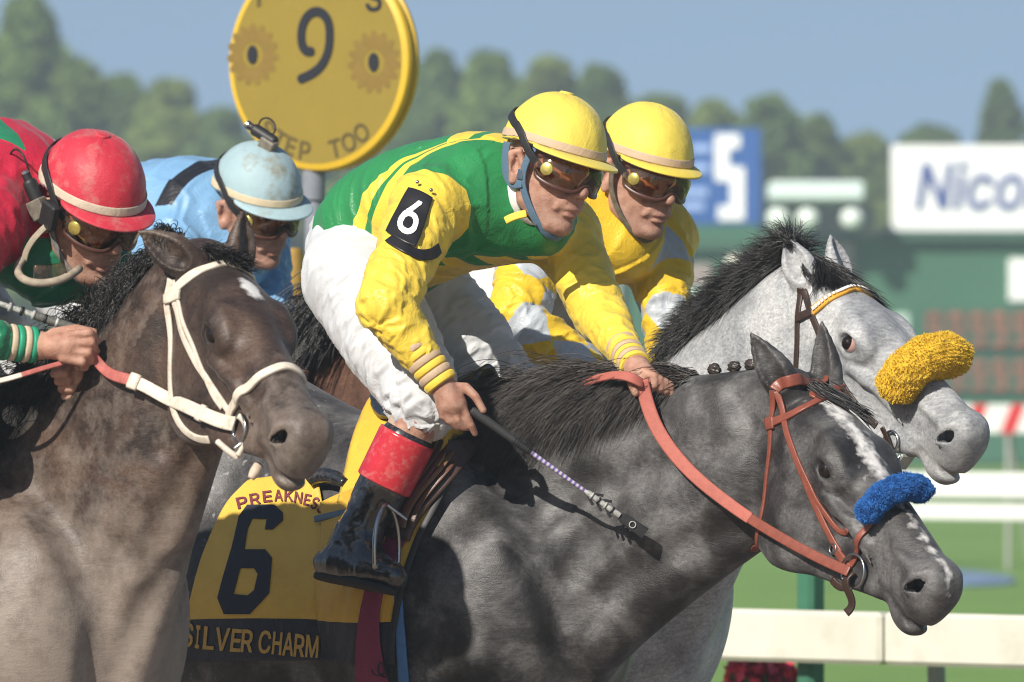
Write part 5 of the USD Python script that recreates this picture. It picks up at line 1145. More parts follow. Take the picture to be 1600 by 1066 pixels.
# boots
def boot(an, kn, toe_px, l, parent, y_of, red=None, top=.62, toe=None):
    sh = kn + (an - kn) * (1 - top); d = unit(an - kn); tv_ = toe
    heel = an + d * .055 - unit(tv_ - an) * .03; ball = an + (tv_ - an) * .55 + d * .045
    pr = [(chain([sh, sh + (an - sh) * .5, an - d * .03], [.056, .052, .042]), .02, 1), (chain([an - d * .03, an + d * .03], [.042, .042]), .02, 1),
          (chain([heel, ball, tv_ + d * .04], [.038, .042, .033], d, 1.25), .03, 1), (chain([an + d * .0, ball - d * .015], [.04, .034]), .03, 1)]
    v, f, v0 = garment(pr, .0045, 12, [(sh, an, .15, 1.2), (an, tv_, 1.0, .2)], .0032, .036)
    b = obj('boot', (v, f), leather_black, parent)
    s0 = resample([heel - unit(tv_ - an) * .02, ball, tv_ + d * .04 + unit(tv_ - an) * .022], 20) + d * .031
    wdt = np.interp(np.linspace(0, 1, 20), [0, .1, .35, .65, .92, 1], [.030, .052, .060, .078, .056, .02])
    obj('sole', strap(s0, np.tile(d, (20, 1)), wdt, .014), plain('sole_%s' % y_of, (.014, .013, .012), .7, .3, 50.0), b)
    if red is not None:
        c0 = sh - d * .008; R_ = frame(-d, F); obj('boot_top', lathe([(.0555, -.105), (.0595, -.102), (.061, 0.0), (.060, .006), (.055, .006), (.055, 0)], c0, R_, 48), red, b)
    return b
red_vinyl = plain('boot_top_red', (.46, .022, .035), .25, .12, 20.0, spec=.6, dirt=(.5, .35, .3), dscale=60.0, damt=.25)
boot(JC['anr'] , JC['knr'], None, None, six, 'right', red_vinyl, .71, cp(628, 872, -.37))
boot(JC['anl'], JC['knl'], None, None, six, 'left', red_vinyl, .71, JC['anl'] + cp(628, 872, -.37) - JC['anr'])
# ---------------------------------------------------------------- the other riders
def mapped(loc_px, k, yo, **over):
    """number six's joints moved to another horse whose withers stand under loc_px, k the picture scale there"""
    J = {}
    for n, p in JC.items():
        q = pix(p); J[n] = P(loc_px[0] + (q[0] - 745) * k, loc_px[1] + (q[1] - 650) * k, yo + p[1])
    for n, (x, y, dy) in over.items(): J[n] = P(x, y, yo + dy)
    return J
def jacket_prims(J, cut=.12):
    d = unit(J['chest'] - J['pelvis'])
    return [(chain([J['pelvis'], J['waist'], J['chest'], J['neck'] - d * .045], [.128, .140, .150, .092], RT, .82, n=9), .03, 1), (chain([J['chest'] - UP * .02, J['neck'] - UP * .09 + F * .01], [.12, .075], RT, .85), .05, 1),
            (chain([J['chest'], J['shr'] + (.01, .03, 0)], [.10, .086]), .05, 1), (chain([J['chest'], J['shl']], [.10, .078]), .05, 1),
            (chain([J['shr'], J['elr'], J['wrr'] + (J['elr'] - J['wrr']) * cut], [.076, .060, .040]), .035, 1), (chain([J['shl'], J['ell'], J['wrl'] + (J['ell'] - J['wrl']) * cut], [.072, .058, .038]), .035, 1)]
def jacket_for(J, t, mat, seed, patf, amp=.009, cut=.12):
    sg_ = [(J['pelvis'], J['chest'], .7, .6), (J['chest'], J['neck'], .5, .4), (J['shr'], J['elr'], .7, 1.0), (J['elr'], J['wrr'], 1.0, .6), (J['shl'], J['ell'], .7, .9), (J['ell'], J['wrl'], .8, .6)]
    v, f, v0 = garment(jacket_prims(J, cut), .0052, seed, sg_, amp * 1.3, .042, amp2=.003); obj('jacket', (v, f), mat, t, attrs={'pat': patf(v0)})
def breeches_for(J, t, mat, seed):
    d = unit(J['chest'] - J['pelvis']); p = [(chain([J['pelvis'] + d * .05, J['pelvis'] - d * .03], [.112, .122], RT, .85), .03, 1)]; s_ = []
    for a in 'rl':
        h_, k_, n_ = J['hip' + a], J['kn' + a], J['an' + a]; p += [(chain([J['pelvis'], h_], [.118, .112]), .05, 1), (chain([h_, h_ + (k_ - h_) * .5, k_, k_ + (n_ - k_) * .15], [.112, .098, .070, .058]), .04, 1)]; s_ += [(h_, k_, .6, 1.1), (k_, n_, 1.4, 1.4)]
    v, f, _ = garment(p, .007, seed, s_, .013, .042, twist=2.0, amp2=.005); obj('breeches', (v, f), mat, t)
def fist(wr, at_, side=1):
    """a hand closed round a rein: palm towards at_, four fingers and a thumb"""
    d = unit(at_ - wr); s_ = unit(np.cross(d, UP)) * side; u_ = np.cross(s_, d) * side; o = [([wr, wr + d * .05, wr + d * .075], [.024, .027, .026], .02)]
    for k in range(4):
        b = wr + d * .078 + u_ * (.028 - .019 * k); o.append(([b, b + d * .028 + s_ * .006, b + d * .030 + s_ * .030, b + d * .006 + s_ * .036], [.0098, .0092, .0085, .007], .005))
    o.append(([wr + d * .03 + u_ * .02, wr + d * .07 + u_ * .040, wr + d * .095 + u_ * .036 + s_ * .02], [.012, .0105, .008], .008)); return o
# yellow rider of the pale grey horse
hdD = Head(fit_pose(*hl(chin=(1010, 355), nose=(1048, 316), mouth=(1020, 337), ear=(957, 264), disc=(998, 292), top=(1020, 156), brim=(1091, 269), back=(950, 242)), 0.87, np.array([[.72, .65, .1], [-.67, .74, -.1], [-.2, 0, .97]]), 1.0))
JD = mapped((904, 619), .947, 1.00, chest=(922, 335, .0), neck=(968, 318, -.08), shr=(838, 385, -.20), elr=(806, 500, -.30), wrr=(932, 584, -.34), shl=(1028, 375, .02), ell=(1040, 470, -.04), wrl=(1040, 566, -.08), waist=(830, 335, 0))
pd = rider('person', 'rider in yellow with pale grey diamonds and plain yellow cap, behind number six', hdD, JD, fist(JD['wrr'], JD['wrr'] + (.08, -.06, -.02)) + fist(JD['wrl'], JD['wrl'] + (.03, -.03, -.08)))
helmet(hdD, pd, cloth('cap_lemon', (.70, .55, .085), .55), taupe_m, cloth('brim_lemon', (.70, .53, .07), .5), False, 8, 3, brim_len=.034, phase=.1); goggles(hdD, pd, lens_dark)
def pat_d(v):
    o = np.full(len(v), -1.0)
    for a, b in (('shr', 'elr'), ('elr', 'wrr'), ('shl', 'ell'), ('ell', 'wrl')):
        ax = unit(JD[b] - JD[a]); d, t = seg_d(v, JD[a], JD[b]); q = v - JD[a]; u = q @ ax; r = q - np.outer(u, ax); e1 = unit(np.cross(ax, [.2, 1, .1])); e2 = np.cross(ax, e1); ph = np.arctan2(r @ e1, r @ e2)
        cell = 1 - (np.abs(((u / .135 + .25 * (a[0] == 'e')) % 1) - .5) * 2 + np.abs(((ph / (2 * np.pi) * 3 + .35) % 1) - .5) * 2) ; o = np.where(d < .098, np.where(t * 1.0 > .0, cell, -1), o)
    return o
jd_m = two_tone('jacket_yellow_grey', [(.72, .47, .03), (.42, .45, .48)], edges=(.0,)); jacket_for(JD, pd, jd_m, 13, pat_d); breeches_for(JD, pd, white_cloth, 14)
nkd = unit(hdD.w((-.02, 0, -.06)) - JD['neck']); obj('collar', lathe([(.060, -.03), (.066, 0), (.064, .036), (.060, .042), (.055, .036), (.055, -.03)], JD['neck'] + nkd * .036, frame(nkd, F), 48), coll_m, pd)
hsD = thing_child('chin_harness', pd)
for s_ in (-1, 1):
    obj('strap', strap(hdD.w(resample([(.028, s_ * .082, .034), (.012, s_ * .088, .0), (.014, s_ * .080, -.045), (.036, s_ * .060, -.092), (.064, s_ * .024, -.130), (.070, 0, -.137)], 24)), np.tile(hdD.R @ np.array([.2, s_, -.2]), (24, 1)), .014, .004), plain('harness_worn%d' % (s_ + 1), (.10, .085, .06), .7, .6, 80.0), hsD)
for a in 'rl': boot(JD['an' + a], JD['kn' + a], None, None, pd, 'yellow_' + a, None, .74, JD['an' + a] + cp(628, 872, -.37) - JC['anr'])
# pale blue rider
hdB = Head(fit_pose(*hl(chin=(415, 409), nose=(431, 385), mouth=(411, 396), ear=(355, 330), top=(417, 227), brim=(483, 346), back=(350, 285)), 2.38, np.array([[.72, .65, .1], [-.67, .74, -.1], [-.45, 0, .9]]), 1.0))
hdB.R = hdB.R @ rot([0, 1, 0], -8)
JB = mapped((310, 670), .882, 2.53, pelvis=(165, 385, .2), waist=(225, 352, .08), chest=(300, 345, 0), neck=(360, 345, -.1), shr=(262, 395, -.17), elr=(235, 480, -.3), wrr=(330, 560, -.28), shl=(400, 400, .07), ell=(420, 480, -.03), wrl=(430, 570, -.25), hipr=(130, 440, -.1), hipl=(200, 440, .1))
pb = rider('person', 'rider in muddy pale blue with black shoulder band behind the muddy bay horse', hdB, JB, fist(JB['wrr'], JB['wrr'] + (.08, -.06, -.02)) + fist(JB['wrl'], JB['wrl'] + (.06, -.06, -.04)), fine=.004)
capb = plain('cap_pale_blue', (.29, .40, .43), .6, .08, 14.0, bump=.0007, bscale=260.0, sheen=.15, dirt=(.22, .19, .12), dscale=13.0, damt=.85)
helmet(hdB, pb, capb, cloth('band_cream', (.55, .45, .30)), cloth('brim_pale_blue', (.31, .43, .46), dirt=(.2, .17, .1)), False, 6, 5); goggles(hdB, pb, lens_dark)
axB = unit(JB['neck'] - JB['pelvis'])
def pat_b(v):
    s = (v - JB['chest']) @ axB; a = .022 - np.abs(s - .10 - .25 * (v[:, 2] - JB['chest'][2] - .12)); return np.where(v[:, 2] > JB['chest'][2] + .03, a, -1)
jacket_for(JB, pb, two_tone('jacket_pale_blue', [(.17, .33, .52), (.012, .013, .018)], edges=(0.0,)), 15, pat_b, .011); breeches_for(JB, pb, white_cloth, 16)
for a in 'rl': boot(JB['an' + a], JB['kn' + a], None, None, pb, 'blue_' + a, None, .74, JB['an' + a] + cp(628, 872, -.37) - JC['anr'])
# red rider
hdA = Head(fit_pose(*hl(chin=(140, 424), nose=(178, 397), mouth=(151, 410), ear=(77, 330), disc=(126, 364), top=(182, 222), brim=(213, 373), back=(83, 283)), -1.18, np.array([[.72, .65, .1], [-.67, .74, -.1], [-.45, 0, .9]]), 1.0))
hdA.R = hdA.R @ rot([0, 1, 0], -9)
JA = dict(pelvis=P(-190, 350, -.80), waist=P(-95, 300, -.92), chest=P(-5, 305, -1.03), neck=P(68, 345, -1.11), shr=P(-30, 345, -1.24), elr=P(-120, 520, -1.40), wrr=P(58, 540, -1.33),
          shl=P(125, 400, -.92), ell=P(196, 455, -1.0), wrl=P(150, 545, -1.22), hipr=P(-230, 420, -.95), hipl=P(-120, 430, -.72), knr=P(-80, 640, -1.32), knl=P(60, 640, -.80), anr=P(-195, 860, -1.4), anl=P(-60, 860, -.70))
ya = -1.36
ha = [([P(58, 540, -1.33), P(85, 541, ya), P(104, 543, ya)], [.024, .026, .027], .02)]
for k, (a, b, c_, e) in enumerate((((108, 524), (140, 520), (151, 533), (138, 544)), ((108, 536), (143, 536), (150, 549), (134, 555)), ((104, 549), (138, 552), (144, 564), (129, 567)), ((99, 560), (128, 566), (133, 574), (121, 573)))):
    ha.append((fpt([a, b, c_, e], [ya - .012, ya - .014, ya + .008, ya + .026]), FR, .006))
ha.append((fpt([(84, 522), (118, 515), (146, 519)], [ya + .01, ya + .008, ya + .01]), [.012, .0105, .008], .008))
pa = rider('person', 'rider in red jacket and red cap at the left edge', hdA, JA, ha + fist(JA['wrl'], JA['wrl'] + (-.03, -.05, -.05)))
cap_red = plain('cap_red', (.46, .022, .042), .55, .10, 16.0, bump=.0007, bscale=260.0, sheen=.2, dirt=(.42, .18, .16), dscale=24.0, damt=.55)
helmet(hdA, pa, cap_red, cloth('band_dusty', (.52, .44, .34), dirt=(.3, .26, .2)), cap_red, True, 6, 7, brim_len=.036, phase=.3); goggles(hdA, pa, lens_amber)
def pat_a(v):
    wr, wl_ = split_sleeves(v, JA); q = v - JA['neck']; ax = unit(JA['pelvis'] - JA['neck']); w_ = q @ ax; sd_ = q @ RT; dn_ = unit(np.cross(ax, RT)); dn_ = dn_ if dn_[2] < 0 else -dn_; b_ = q @ dn_
    front = np.minimum(b_ - .035, -wr - .01); tri = np.minimum(np.minimum(.135 - w_, .060 - np.abs(sd_ - .06 - w_ * .1) * 1.0 - .0 + (w_ - .13) * .42), -b_ - .01)
    return np.maximum.reduce([wl_, front, tri])
jacket_for(JA, pa, two_tone('jacket_red_green', [(.42, .016, .042), (.016, .165, .08)], edges=(0.0,)), 17, pat_a, .011, .42); breeches_for(JA, pa, white_cloth, 18)
nka = unit(hdA.w((-.02, 0, -.06)) - JA['neck']); green_c = cloth('collar_green', (.02, .26, .12))
obj('collar', lathe([(.062, -.03), (.068, 0), (.066, .030), (.062, .036), (.057, .030), (.057, -.03)], JA['neck'] + nka * .020, frame(nka, F), 48), green_c, pa)
obj('collar_edge', lathe([(.058, .030), (.064, .034), (.062, .044), (.057, .044)], JA['neck'] + nka * .020, frame(nka, F), 48), coll_m, pa)
tan_c = cloth('cuff_tan', (.50, .40, .28)); green_band = plain('cuff_green', (.02, .26, .14), .45)
cuff(JA['wrr'], JA['elr'], .034, [green_band, tan_c, green_band, tan_c, green_band, tan_c], pa, 6, .014, .002, 1.05)
hsA = thing_child('chin_harness', pa)
for s_ in (-1, 1): obj('strap', strap(hdA.w(resample([(.020, s_ * .084, .028), (.006, s_ * .088, .0), (.010, s_ * .080, -.045), (.036, s_ * .060, -.092), (.064, s_ * .024, -.130), (.070, 0, -.137)], 24)), np.tile(hdA.R @ np.array([.2, s_, -.2]), (24, 1)), .014, .004), plain('harness_grey%d' % (s_ + 1), (.20, .20, .19), .7, .5, 80.0), hsA)
# camera on the red cap's side, with its loop of cable
def side_cam(hd, t, c, ax_, s=1.0):
    g = thing_child('helmet_camera', t); Rr = hd.R @ frame(ax_, (0, 0, 1))
    obj('body', lathe([(0, -.035), (.012, -.035), (.015, -.030), (.015, .026), (.012, .032), (.009, .034), (.009, .046), (0, .046)], hd.w(c), Rr * s, 20), black_m, g, smooth=35)
    obj('mount', box((-.018, -.014, -.020), (.018, .014, .020), .003, Rr, hd.w(np.asarray(c) + (.020, .0, -.020))), plain('mount_%d' % int(hd.t[1] * 100 + 500), (.16, .14, .11), .5, .4, 60.0), g, smooth=25)
    obj('lens_ring', lathe([(.006, 0), (.010, 0), (.010, .006), (.006, .006)], hd.w(np.asarray(c) + np.asarray(ax_) * .046), Rr * s, 20), metal_m, g, smooth=35); return g
gA = side_cam(hdA, pa, (-.030, -.108, .020), unit([-.55, -.25, .65])); pc_ = [(-.055, -.115, .055), (-.105, -.125, .085), (-.125, -.12, .060), (-.100, -.12, .015), (-.06, -.115, -.01)]
obj('cable', tube(hdA.w(np.array(pc_)), .0022, 8, 40), black_m, gA); obj('clip', box((-.022, -.010, -.026), (.022, .010, .026), .004, hdA.R, hdA.w((.028, -.108, .004))), black_m, gA, smooth=25)
gB = side_cam(hdB, pb, (.0, -.0, .178), unit([-.85, -.3, .25])); obj('cable', tube(hdB.w(np.array([(-.01, .02, .165), (.0, .03, .20), (-.04, .03, .205), (-.05, .02, .17)])), .0022, 8, 30), black_m, gB)
# spare goggles hanging under the red rider's chin
sgs = thing_child('spare_goggles', pa)
lp = resample(fpt([(36, 405), (28, 425), (40, 438), (75, 442), (110, 430), (124, 420)], [-1.26, -1.28, -1.30, -1.30, -1.28, -1.25]), 30)
obj('foam_rim', tube(lp, .008, 10), foam_m, sgs); obj('lens', strap(resample(fpt([(52, 428), (75, 428), (104, 422)], -1.285), 16), np.tile([0, -1, .2], (16, 1)), .036, .003), lens_amber, sgs)
obj('strap', strap(resample(fpt([(38, 408), (45, 385), (60, 365), (84, 345)], [-1.26, -1.27, -1.27, -1.25]), 20), np.tile([-.3, -1, 0], (20, 1)), .012, .003), foam_m, sgs)
# ---------------------------------------------------------------- bridles, reins, saddlery
def leather(name, col, rough=.38): return plain(name, col, rough, .22, 60.0, bump=.0004, bscale=300.0, spec=.5)
red_lea, dk_lea, white_lea = leather('leather_chestnut', (.20, .055, .034)), leather('leather_dark', (.035, .018, .012)), plain('strap_white', (.60, .53, .44), .55, .15, 60.0, dirt=(.30, .23, .16), dscale=40.0, damt=.5)
rein_grip = plain('rein_rubber_pink', (.37, .105, .078), .7, .12, 80.0, bump=.0008, bscale=500.0); rein_grip_a = plain('rein_grip_dusty', (.36, .10, .085), .7, .3, 80.0)
def hx(h, p): return ((np.asarray(p) - h.loc.w(h.tl)) @ (HB @ h.Rl)) / h.sc        # world to head coordinates
def mir(h, p): q = hx(h, p) * (1, -1, 1); return h.head(q)
def st(h, name, pts, w, mat, parent, thick=.005, off=.002, both=False, n=36, raw=False):
    p = hit(h, pts) if not raw else np.asarray(pts)
    o = obj(name, h.strap_on(p, w, thick, n, off), mat, parent)
    if both: obj(name, h.strap_on(mir(h, p), w, thick, n, off), mat, parent)
    return o
def over(h, pts, n=50):
    """a closed path: the seen half by pixels, the far half mirrored"""
    p = hit(h, pts); return np.vstack([p, mir(h, p)[::-1][1:]])
def ring(c, r, th, nrm, n=40):
    fr = frame(nrm, (0, 0, 1)); a = np.linspace(0, 2 * np.pi, n + 1); return tube(np.asarray(c) + (np.outer(np.cos(a), fr[:, 0]) + np.outer(np.sin(a), fr[:, 1])) * r, th, 10, cap=False)
def fluffy(path, rad, mat, mat_h, parent, name, seed, flat=1.0):
    p = resample(path, 60); e = np.linspace(0, 1, 60); r = rad * np.clip(np.minimum(e, 1 - e) / .10, 0, 1) ** .45; r = np.maximum(r, rad * .12)
    v, f = tube(p, r, 40); n = normals(v, f); v = v + n * ((meshkit.fbm(v * 70, 3, seed) - .5) * .015)[:, None]; n = normals(v, f)
    o = obj(name, (v, f), mat, parent); g = np.random.default_rng(seed); N_ = 26000; k = g.integers(0, len(v), N_)
    cl_ = np.stack([meshkit.noise(v[k] * 150, seed + q) - .5 for q in (1, 2, 3)], 1); d = unit(n[k] + cl_ * 2.4 + g.normal(size=(N_, 3)) * .35); L_ = (.0026 + .0030 * meshkit.noise(v[k] * 70, seed + 7))[:, None]
    root = v[k] + g.normal(size=(N_, 3)) * .0012; s_ = np.stack([root, root + d * L_ * .55, root + d * L_ + g.normal(size=d.shape) * .0007], 1); hair('fleece', s_, np.array([.0010, .0009, .0004])[None], mat_h, o); return o
# number six's horse
tc_ = thing('bridle', 'reddish brown leather bridle on the dark grey horse', 'bridle', C.head((.2, 0, 0)))
st(C, 'throat_lash', [(1208, 606), (1208, 640), (1203, 700), (1194, 770), (1184, 835), (1178, 862)], .014, red_lea, tc_)
st(C, 'cheek_piece', [(1213, 608), (1228, 668), (1248, 725), (1272, 785), (1298, 838), (1316, 868)], .014, red_lea, tc_, both=True)
st(C, 'noseband_hanger', [(1238, 700), (1262, 752), (1288, 800), (1312, 830), (1326, 826)], .011, red_lea, tc_)
obj('brow_band', C.strap_on(over(C, [(1202, 664), (1220, 656), (1245, 645), (1272, 631), (1300, 618), (1330, 610)]), .018, .006, 70, .003), red_lea, tc_)
st(C, 'keeper', [(1199, 663), (1212, 660)], .026, red_lea, tc_, .007, .004, n=8)
obj('head_piece', C.strap_on(over(C, [(1210, 612), (1218, 602), (1232, 596)]), .024, .006, 50, .004), red_lea, tc_)
bl_m, bl_h = plain('fleece_blue', (.020, .115, .36), .9, .15, 60.0, sheen=.3), plain('fleece_blue_hair', (.025, .14, .42), .8, .3, 90.0)
nbp = hit(C, [(1330, 812), (1352, 803), (1380, 797), (1410, 795)]); c3 = np.array([hx(C, p) for p in nbp])
c3[:, 0] += .012; mid = np.array([c3[:, 0].mean(), 0, .020]); arc = [C.head((c3[:, 0].mean() - .004, y, z)) for y, z in ((-.069, -.056), (-.068, -.024), (-.050, .010), (-.020, .026), (.020, .026), (.048, .010))]
fluffy(np.array(arc), .024, bl_m, bl_h, tc_, 'noseband', 61)
obj('noseband_strap', C.strap_on(np.array([C.head((c3[:, 0].mean(), y, z)) for y, z in ((-.070, -.05), (-.066, -.09), (-.050, -.14), (-.02, -.19), (.02, -.19), (.05, -.14))]), .014, .005, 40, .003), red_lea, tc_)
bitc = hit(C, [(1340, 893)])[0]; nb = C.head((0, -1, 0)) - C.head((0, 0, 0))
bitring = ring(bitc + nb * .012, .034, .0032, nb + RT * .15); obj('bit_ring', bitring, metal_m, tc_)
obj('buckle', ring(hit(C, [(1305, 858)])[0] + nb * .006, .010, .0022, nb, 20), metal_m, tc_)
st(C, 'bit_strap', [(1310, 862), (1322, 880), (1328, 893)], .018, red_lea, tc_, .007, .004)
cs = hit(C, [(1300, 870), (1312, 895)]); obj('curb_strap', strap(resample([bitc + nb * .01 + P(-22, 0, 0) * 0, P(1322, 915, bitc[1] - .01), P(1330, 935, bitc[1] - .01), P(1322, 958, bitc[1] - .005)], 16), np.tile(nb, (16, 1)), .019, .006), dk_lea, tc_)
obj('curb_strap', strap(resample([P(1300, 905, bitc[1] + .02), P(1318, 918, bitc[1]), P(1330, 915, bitc[1] - .01)], 16), np.tile(nb, (16, 1)), .016, .006), dk_lea, tc_)
rn = thing('reins', 'pink and brown rubber reins of the dark grey horse in the rider hand', 'reins', P(1040, 690, -.4))
pr = np.vstack([[P(1326, 893, bitc[1] - .016)], hit(C, [(1260, 862), (1200, 828), (1140, 788), (1090, 748), (1050, 705), (1022, 660)]) - (0, .030, 0)]); 
yh = -.335; pr = np.vstack([pr, [P(1008, 618, yh), P(1002, 594, yh)]]); rp = resample(pr, 90); 
nn = np.tile(unit([-.35, -.9, .25]), (90, 1)); k = 38
obj('leather_rein', strap(rp[:k + 1], nn[:k + 1], .021, .005), red_lea, rn); obj('rubber_grip', strap(rp[k:], nn[k:], np.linspace(.024, .030, 90 - k), .007), rein_grip, rn)
lp = resample([P(1004, 600, yh - .004), P(985, 590, yh - .01), P(950, 588, -.30), (P(912, 600, -.24)), P(882, 622, -.16), P(868, 640, -.08)], 50)
obj('rein_loop', strap(lp, np.tile(unit([-.15, -.8, .6]), (50, 1)), .022, .006), rein_grip, rn)
# whip
wh = thing('whip', 'riding whip with black grip and violet shaft held low by number six', 'whip', P(745, 645, -.28))
wa, wb_ = P(744, 646, -.405), P(1008, 834, -.30); sh_y = hit(C, [(1008, 834)])[0][1]; wb_ = P(1008, 834, sh_y - .045); wl = lambda t: wa + (wb_ - wa) * t
obj('grip', tube(np.array([wl(-.03), wl(-.02), wl(.05), wl(.2), wl(.31), wl(.325)]), [.006, .0095, .0095, .0085, .0075, .006], 14), plain('grip_black', (.03, .03, .03), .6, .4, 200.0, bump=.001, bscale=700.0), wh)
for q in range(7): obj('grip_ring', tube(np.array([wl(.225 + .013 * q), wl(.229 + .013 * q)]), .0092, 14), black_m, wh)
vio = M('whip_violet', {'tc': ('geometry', {}), 'dp': ('vector_math', {'math_type': 'dot_product', 'vector2': tuple(unit(wb_ - wa))}), 'm': ('math', {'math_type': 'multiply', 'value2': 95.0}), 'f': ('math', {'math_type': 'fraction'}), 'g': ('math', {'math_type': 'greater_than', 'value2': .5}), 'x': ('mix', {'color1': (.14, .09, .30), 'color2': (.50, .48, .52)}), 'p': ('principled_bsdf', {'roughness': .4})},
        [('tc.position', 'dp.vector1'), ('dp.value', 'm.value1'), ('m.value', 'f.value1'), ('f.value', 'g.value1'), ('g.value', 'x.fac'), ('x.color', 'p.base_color')])
obj('shaft', tube(np.array([wl(.315), wl(.66)]), [.0048, .0036], 12), vio, wh)
sil = plain('whip_silver', (.34, .34, .32), .4, .5, 160.0); wd = unit(wb_ - wa); wn = unit(np.cross(wd, [0, -1, 0])); wf = unit(np.cross(wn, wd))
obj('collar', tube(np.array([wl(.65), wl(.665), wl(.74), wl(.85)]), [.004, .0065, .0060, .0065], 12), sil, wh)
for q in range(4): obj('binding', tube(np.array([wl(.68 + .04 * q), wl(.69 + .04 * q)]), .0078, 12), black_m if q % 2 else sil, wh)
for q, (a_, s_) in enumerate(((.66, 1), (.675, -1), (.71, 1), (.725, -1), (.765, 1))): obj('feather', strap(np.array([wl(a_), wl(a_ + .03) + wn * s_ * .009, wl(a_ + .055) + wn * s_ * .014]), np.tile(-wf, (3, 1)), .006, .002), black_m, wh)
obj('flap', strap(np.array([wl(.84), wl(.87), wl(.93), wl(1.0)]), np.tile(-wf, (4, 1)), np.array([.012, .021, .023, .025]), .004), black_m, wh)
obj('flap_loop', ring(wl(.925) - wf * -.004, .0065, .0013, wf), sil, wh)
# number cloth
cl = thing('number_cloth', 'yellow saddle cloth with black six and dark name band', 'saddle cloth', cp(460, 900, -.33))
def patch(L_, R_, nu=46, nv=46, bulge=0.0):
    """grid between two edges given top to bottom in pixels"""
    a = resample(np.c_[np.array(L_, float), np.zeros(len(L_))], nv)[:, :2]; b = resample(np.c_[np.array(R_, float), np.zeros(len(R_))], nv)[:, :2]
    u = np.linspace(0, 1, nu)[:, None, None]; return a[None] * (1 - u) + b[None] * u
def drape(pxg, off, seed, amp=.006, sm=2.0):
    nu, nv = pxg.shape[:2]; p = hit(C, pxg.reshape(-1, 2), 6.0).reshape(nu, nv, 3); dep = ndimage.gaussian_filter(p[..., 1], sm, mode='nearest')
    p = np.array([P(x, y, d) for (x, y), d in zip(pxg.reshape(-1, 2), dep.ravel())]).reshape(nu, nv, 3)
    n = unit(np.cross(np.gradient(p, axis=0), np.gradient(p, axis=1))); n = np.where((n @ np.array([-.2, -1, .1]))[..., None] > 0, n, -n)
    i, j = np.meshgrid(np.linspace(0, 1, nu), np.linspace(0, 1, nv), indexing='ij'); w = meshkit.fbm(np.stack([i * 5 + j * 1.2, j * 1.6, 0 * i + seed], -1), 3, seed) - .5
    drape.base = (p, n, off + amp * 1.6 * w * (.35 + j)); return p + n * (off + amp * 1.6 * w * (.35 + j))[..., None], n
pg = patch([(392, 757), (362, 785), (338, 830), (318, 880), (302, 940), (291, 985), (280, 1034)], [(500, 752), (508, 800), (512, 850), (508, 900), (506, 950), (504, 990), (503, 1030)])
pg[:, :, 1] += (np.sin(np.linspace(0, np.pi, 46)) * -6)[:, None] * np.linspace(1, 0, 46)[None]
cp_, cn_ = drape(pg, .016, 5, .005); nu, nv = pg.shape[:2]; _b = drape.base; nn_c = np.c_[_b[0][..., 1].ravel(), _b[1].reshape(-1, 3), _b[2].ravel()]; kc = cKDTree(pg.reshape(-1, 2)); vt = np.tile(np.linspace(0, 1, nv), (nu, 1)).ravel()
cloth_y = two_tone('number_cloth', [(.62, .40, .055), (.012, .014, .026)], edges=(.775,)); att = np.r_[vt, vt]
obj('cloth', sheet(cp_.reshape(-1, 3), cn_.reshape(-1, 3), nu, nv, .004), cloth_y, cl, attrs={'pat': att})
pg2 = patch([(506, 790), (510, 850), (506, 900), (505, 968), (506, 974), (506, 1032)], [(745, 697), (712, 742), (680, 800), (652, 862), (630, 930), (622, 1036)], 50, 46)
cp2, cn2 = drape(pg2, .022, 6, .006); nu2, nv2 = pg2.shape[:2]; 
rowpx = pg2[..., 1].ravel() + (pg2[..., 0].ravel() - 505) * -.03
obj('front_cloth', sheet(cp2.reshape(-1, 3), cn2.reshape(-1, 3), nu2, nv2, .004), two_tone('front_cloth', [(.60, .36, .04), (.012, .014, .026)], edges=(968.0,)), cl, attrs={'pat': np.r_[rowpx, rowpx]})
fe = cp2[-1] + cn2[-1] * .003; obj('binding', strap(fe, cn2[-1], .014, .007), black_m, cl)
from scipy.interpolate import LinearNDInterpolator as LN
ln_c = LN(pg.reshape(-1, 2), nn_c)
def on_cloth(pts, off):
    """pixel positions laid on the number cloth"""
    q = ln_c(pts); bad = np.isnan(q[:, 0]); q[bad] = nn_c[kc.query(pts[bad])[1]]; n = unit(q[:, 1:4])
    return np.array([P(x, y, e) for (x, y), e in zip(pts, q[:, 0])]) + n * (q[:, 4] + off)[:, None]
def printed(poly, mat, name, off=.0016, th=.0012, size=7.0, parent=None):
    ms = []
    for gg in getattr(poly, 'geoms', [poly]):
        m = trimesh.creation.extrude_polygon(gg, 1.0, engine='earcut'); v, f = trimesh.remesh.subdivide_to_size(m.vertices, m.faces, size); v = np.asarray(v)
        q = on_cloth(v[:, :2], off + th * v[:, 2]); ms.append((q, np.asarray(f)))
    v, f = join(*ms); c = np.cross(v[f[:, 1]] - v[f[:, 0]], v[f[:, 2]] - v[f[:, 0]]); obj(name, (v, f[:, ::-1]), mat, parent or cl, smooth=False)
navy_ink = plain('cloth_ink', (.011, .013, .026), .7, .2, 40.0); maroon_ink = plain('cloth_maroon', (.14, .018, .035), .7); gold_ink = plain('cloth_gold', (.50, .31, .07), .7, .1)
k6 = 2.858
six_poly = sg.Polygon([(1127, 270), (1247, 270), (1284, 305), (1284, 340), (1240, 380), (1208, 380), (1216, 335), (1150, 332), (1130, 375), (1118, 465), (1208, 465), (1236, 500), (1222, 652), (1140, 742), (1030, 742), (1000, 672), (1022, 590), (1060, 460), (1090, 320)], [[(1100, 545), (1070, 655), (1132, 662), (1160, 640), (1176, 570), (1160, 545)]])
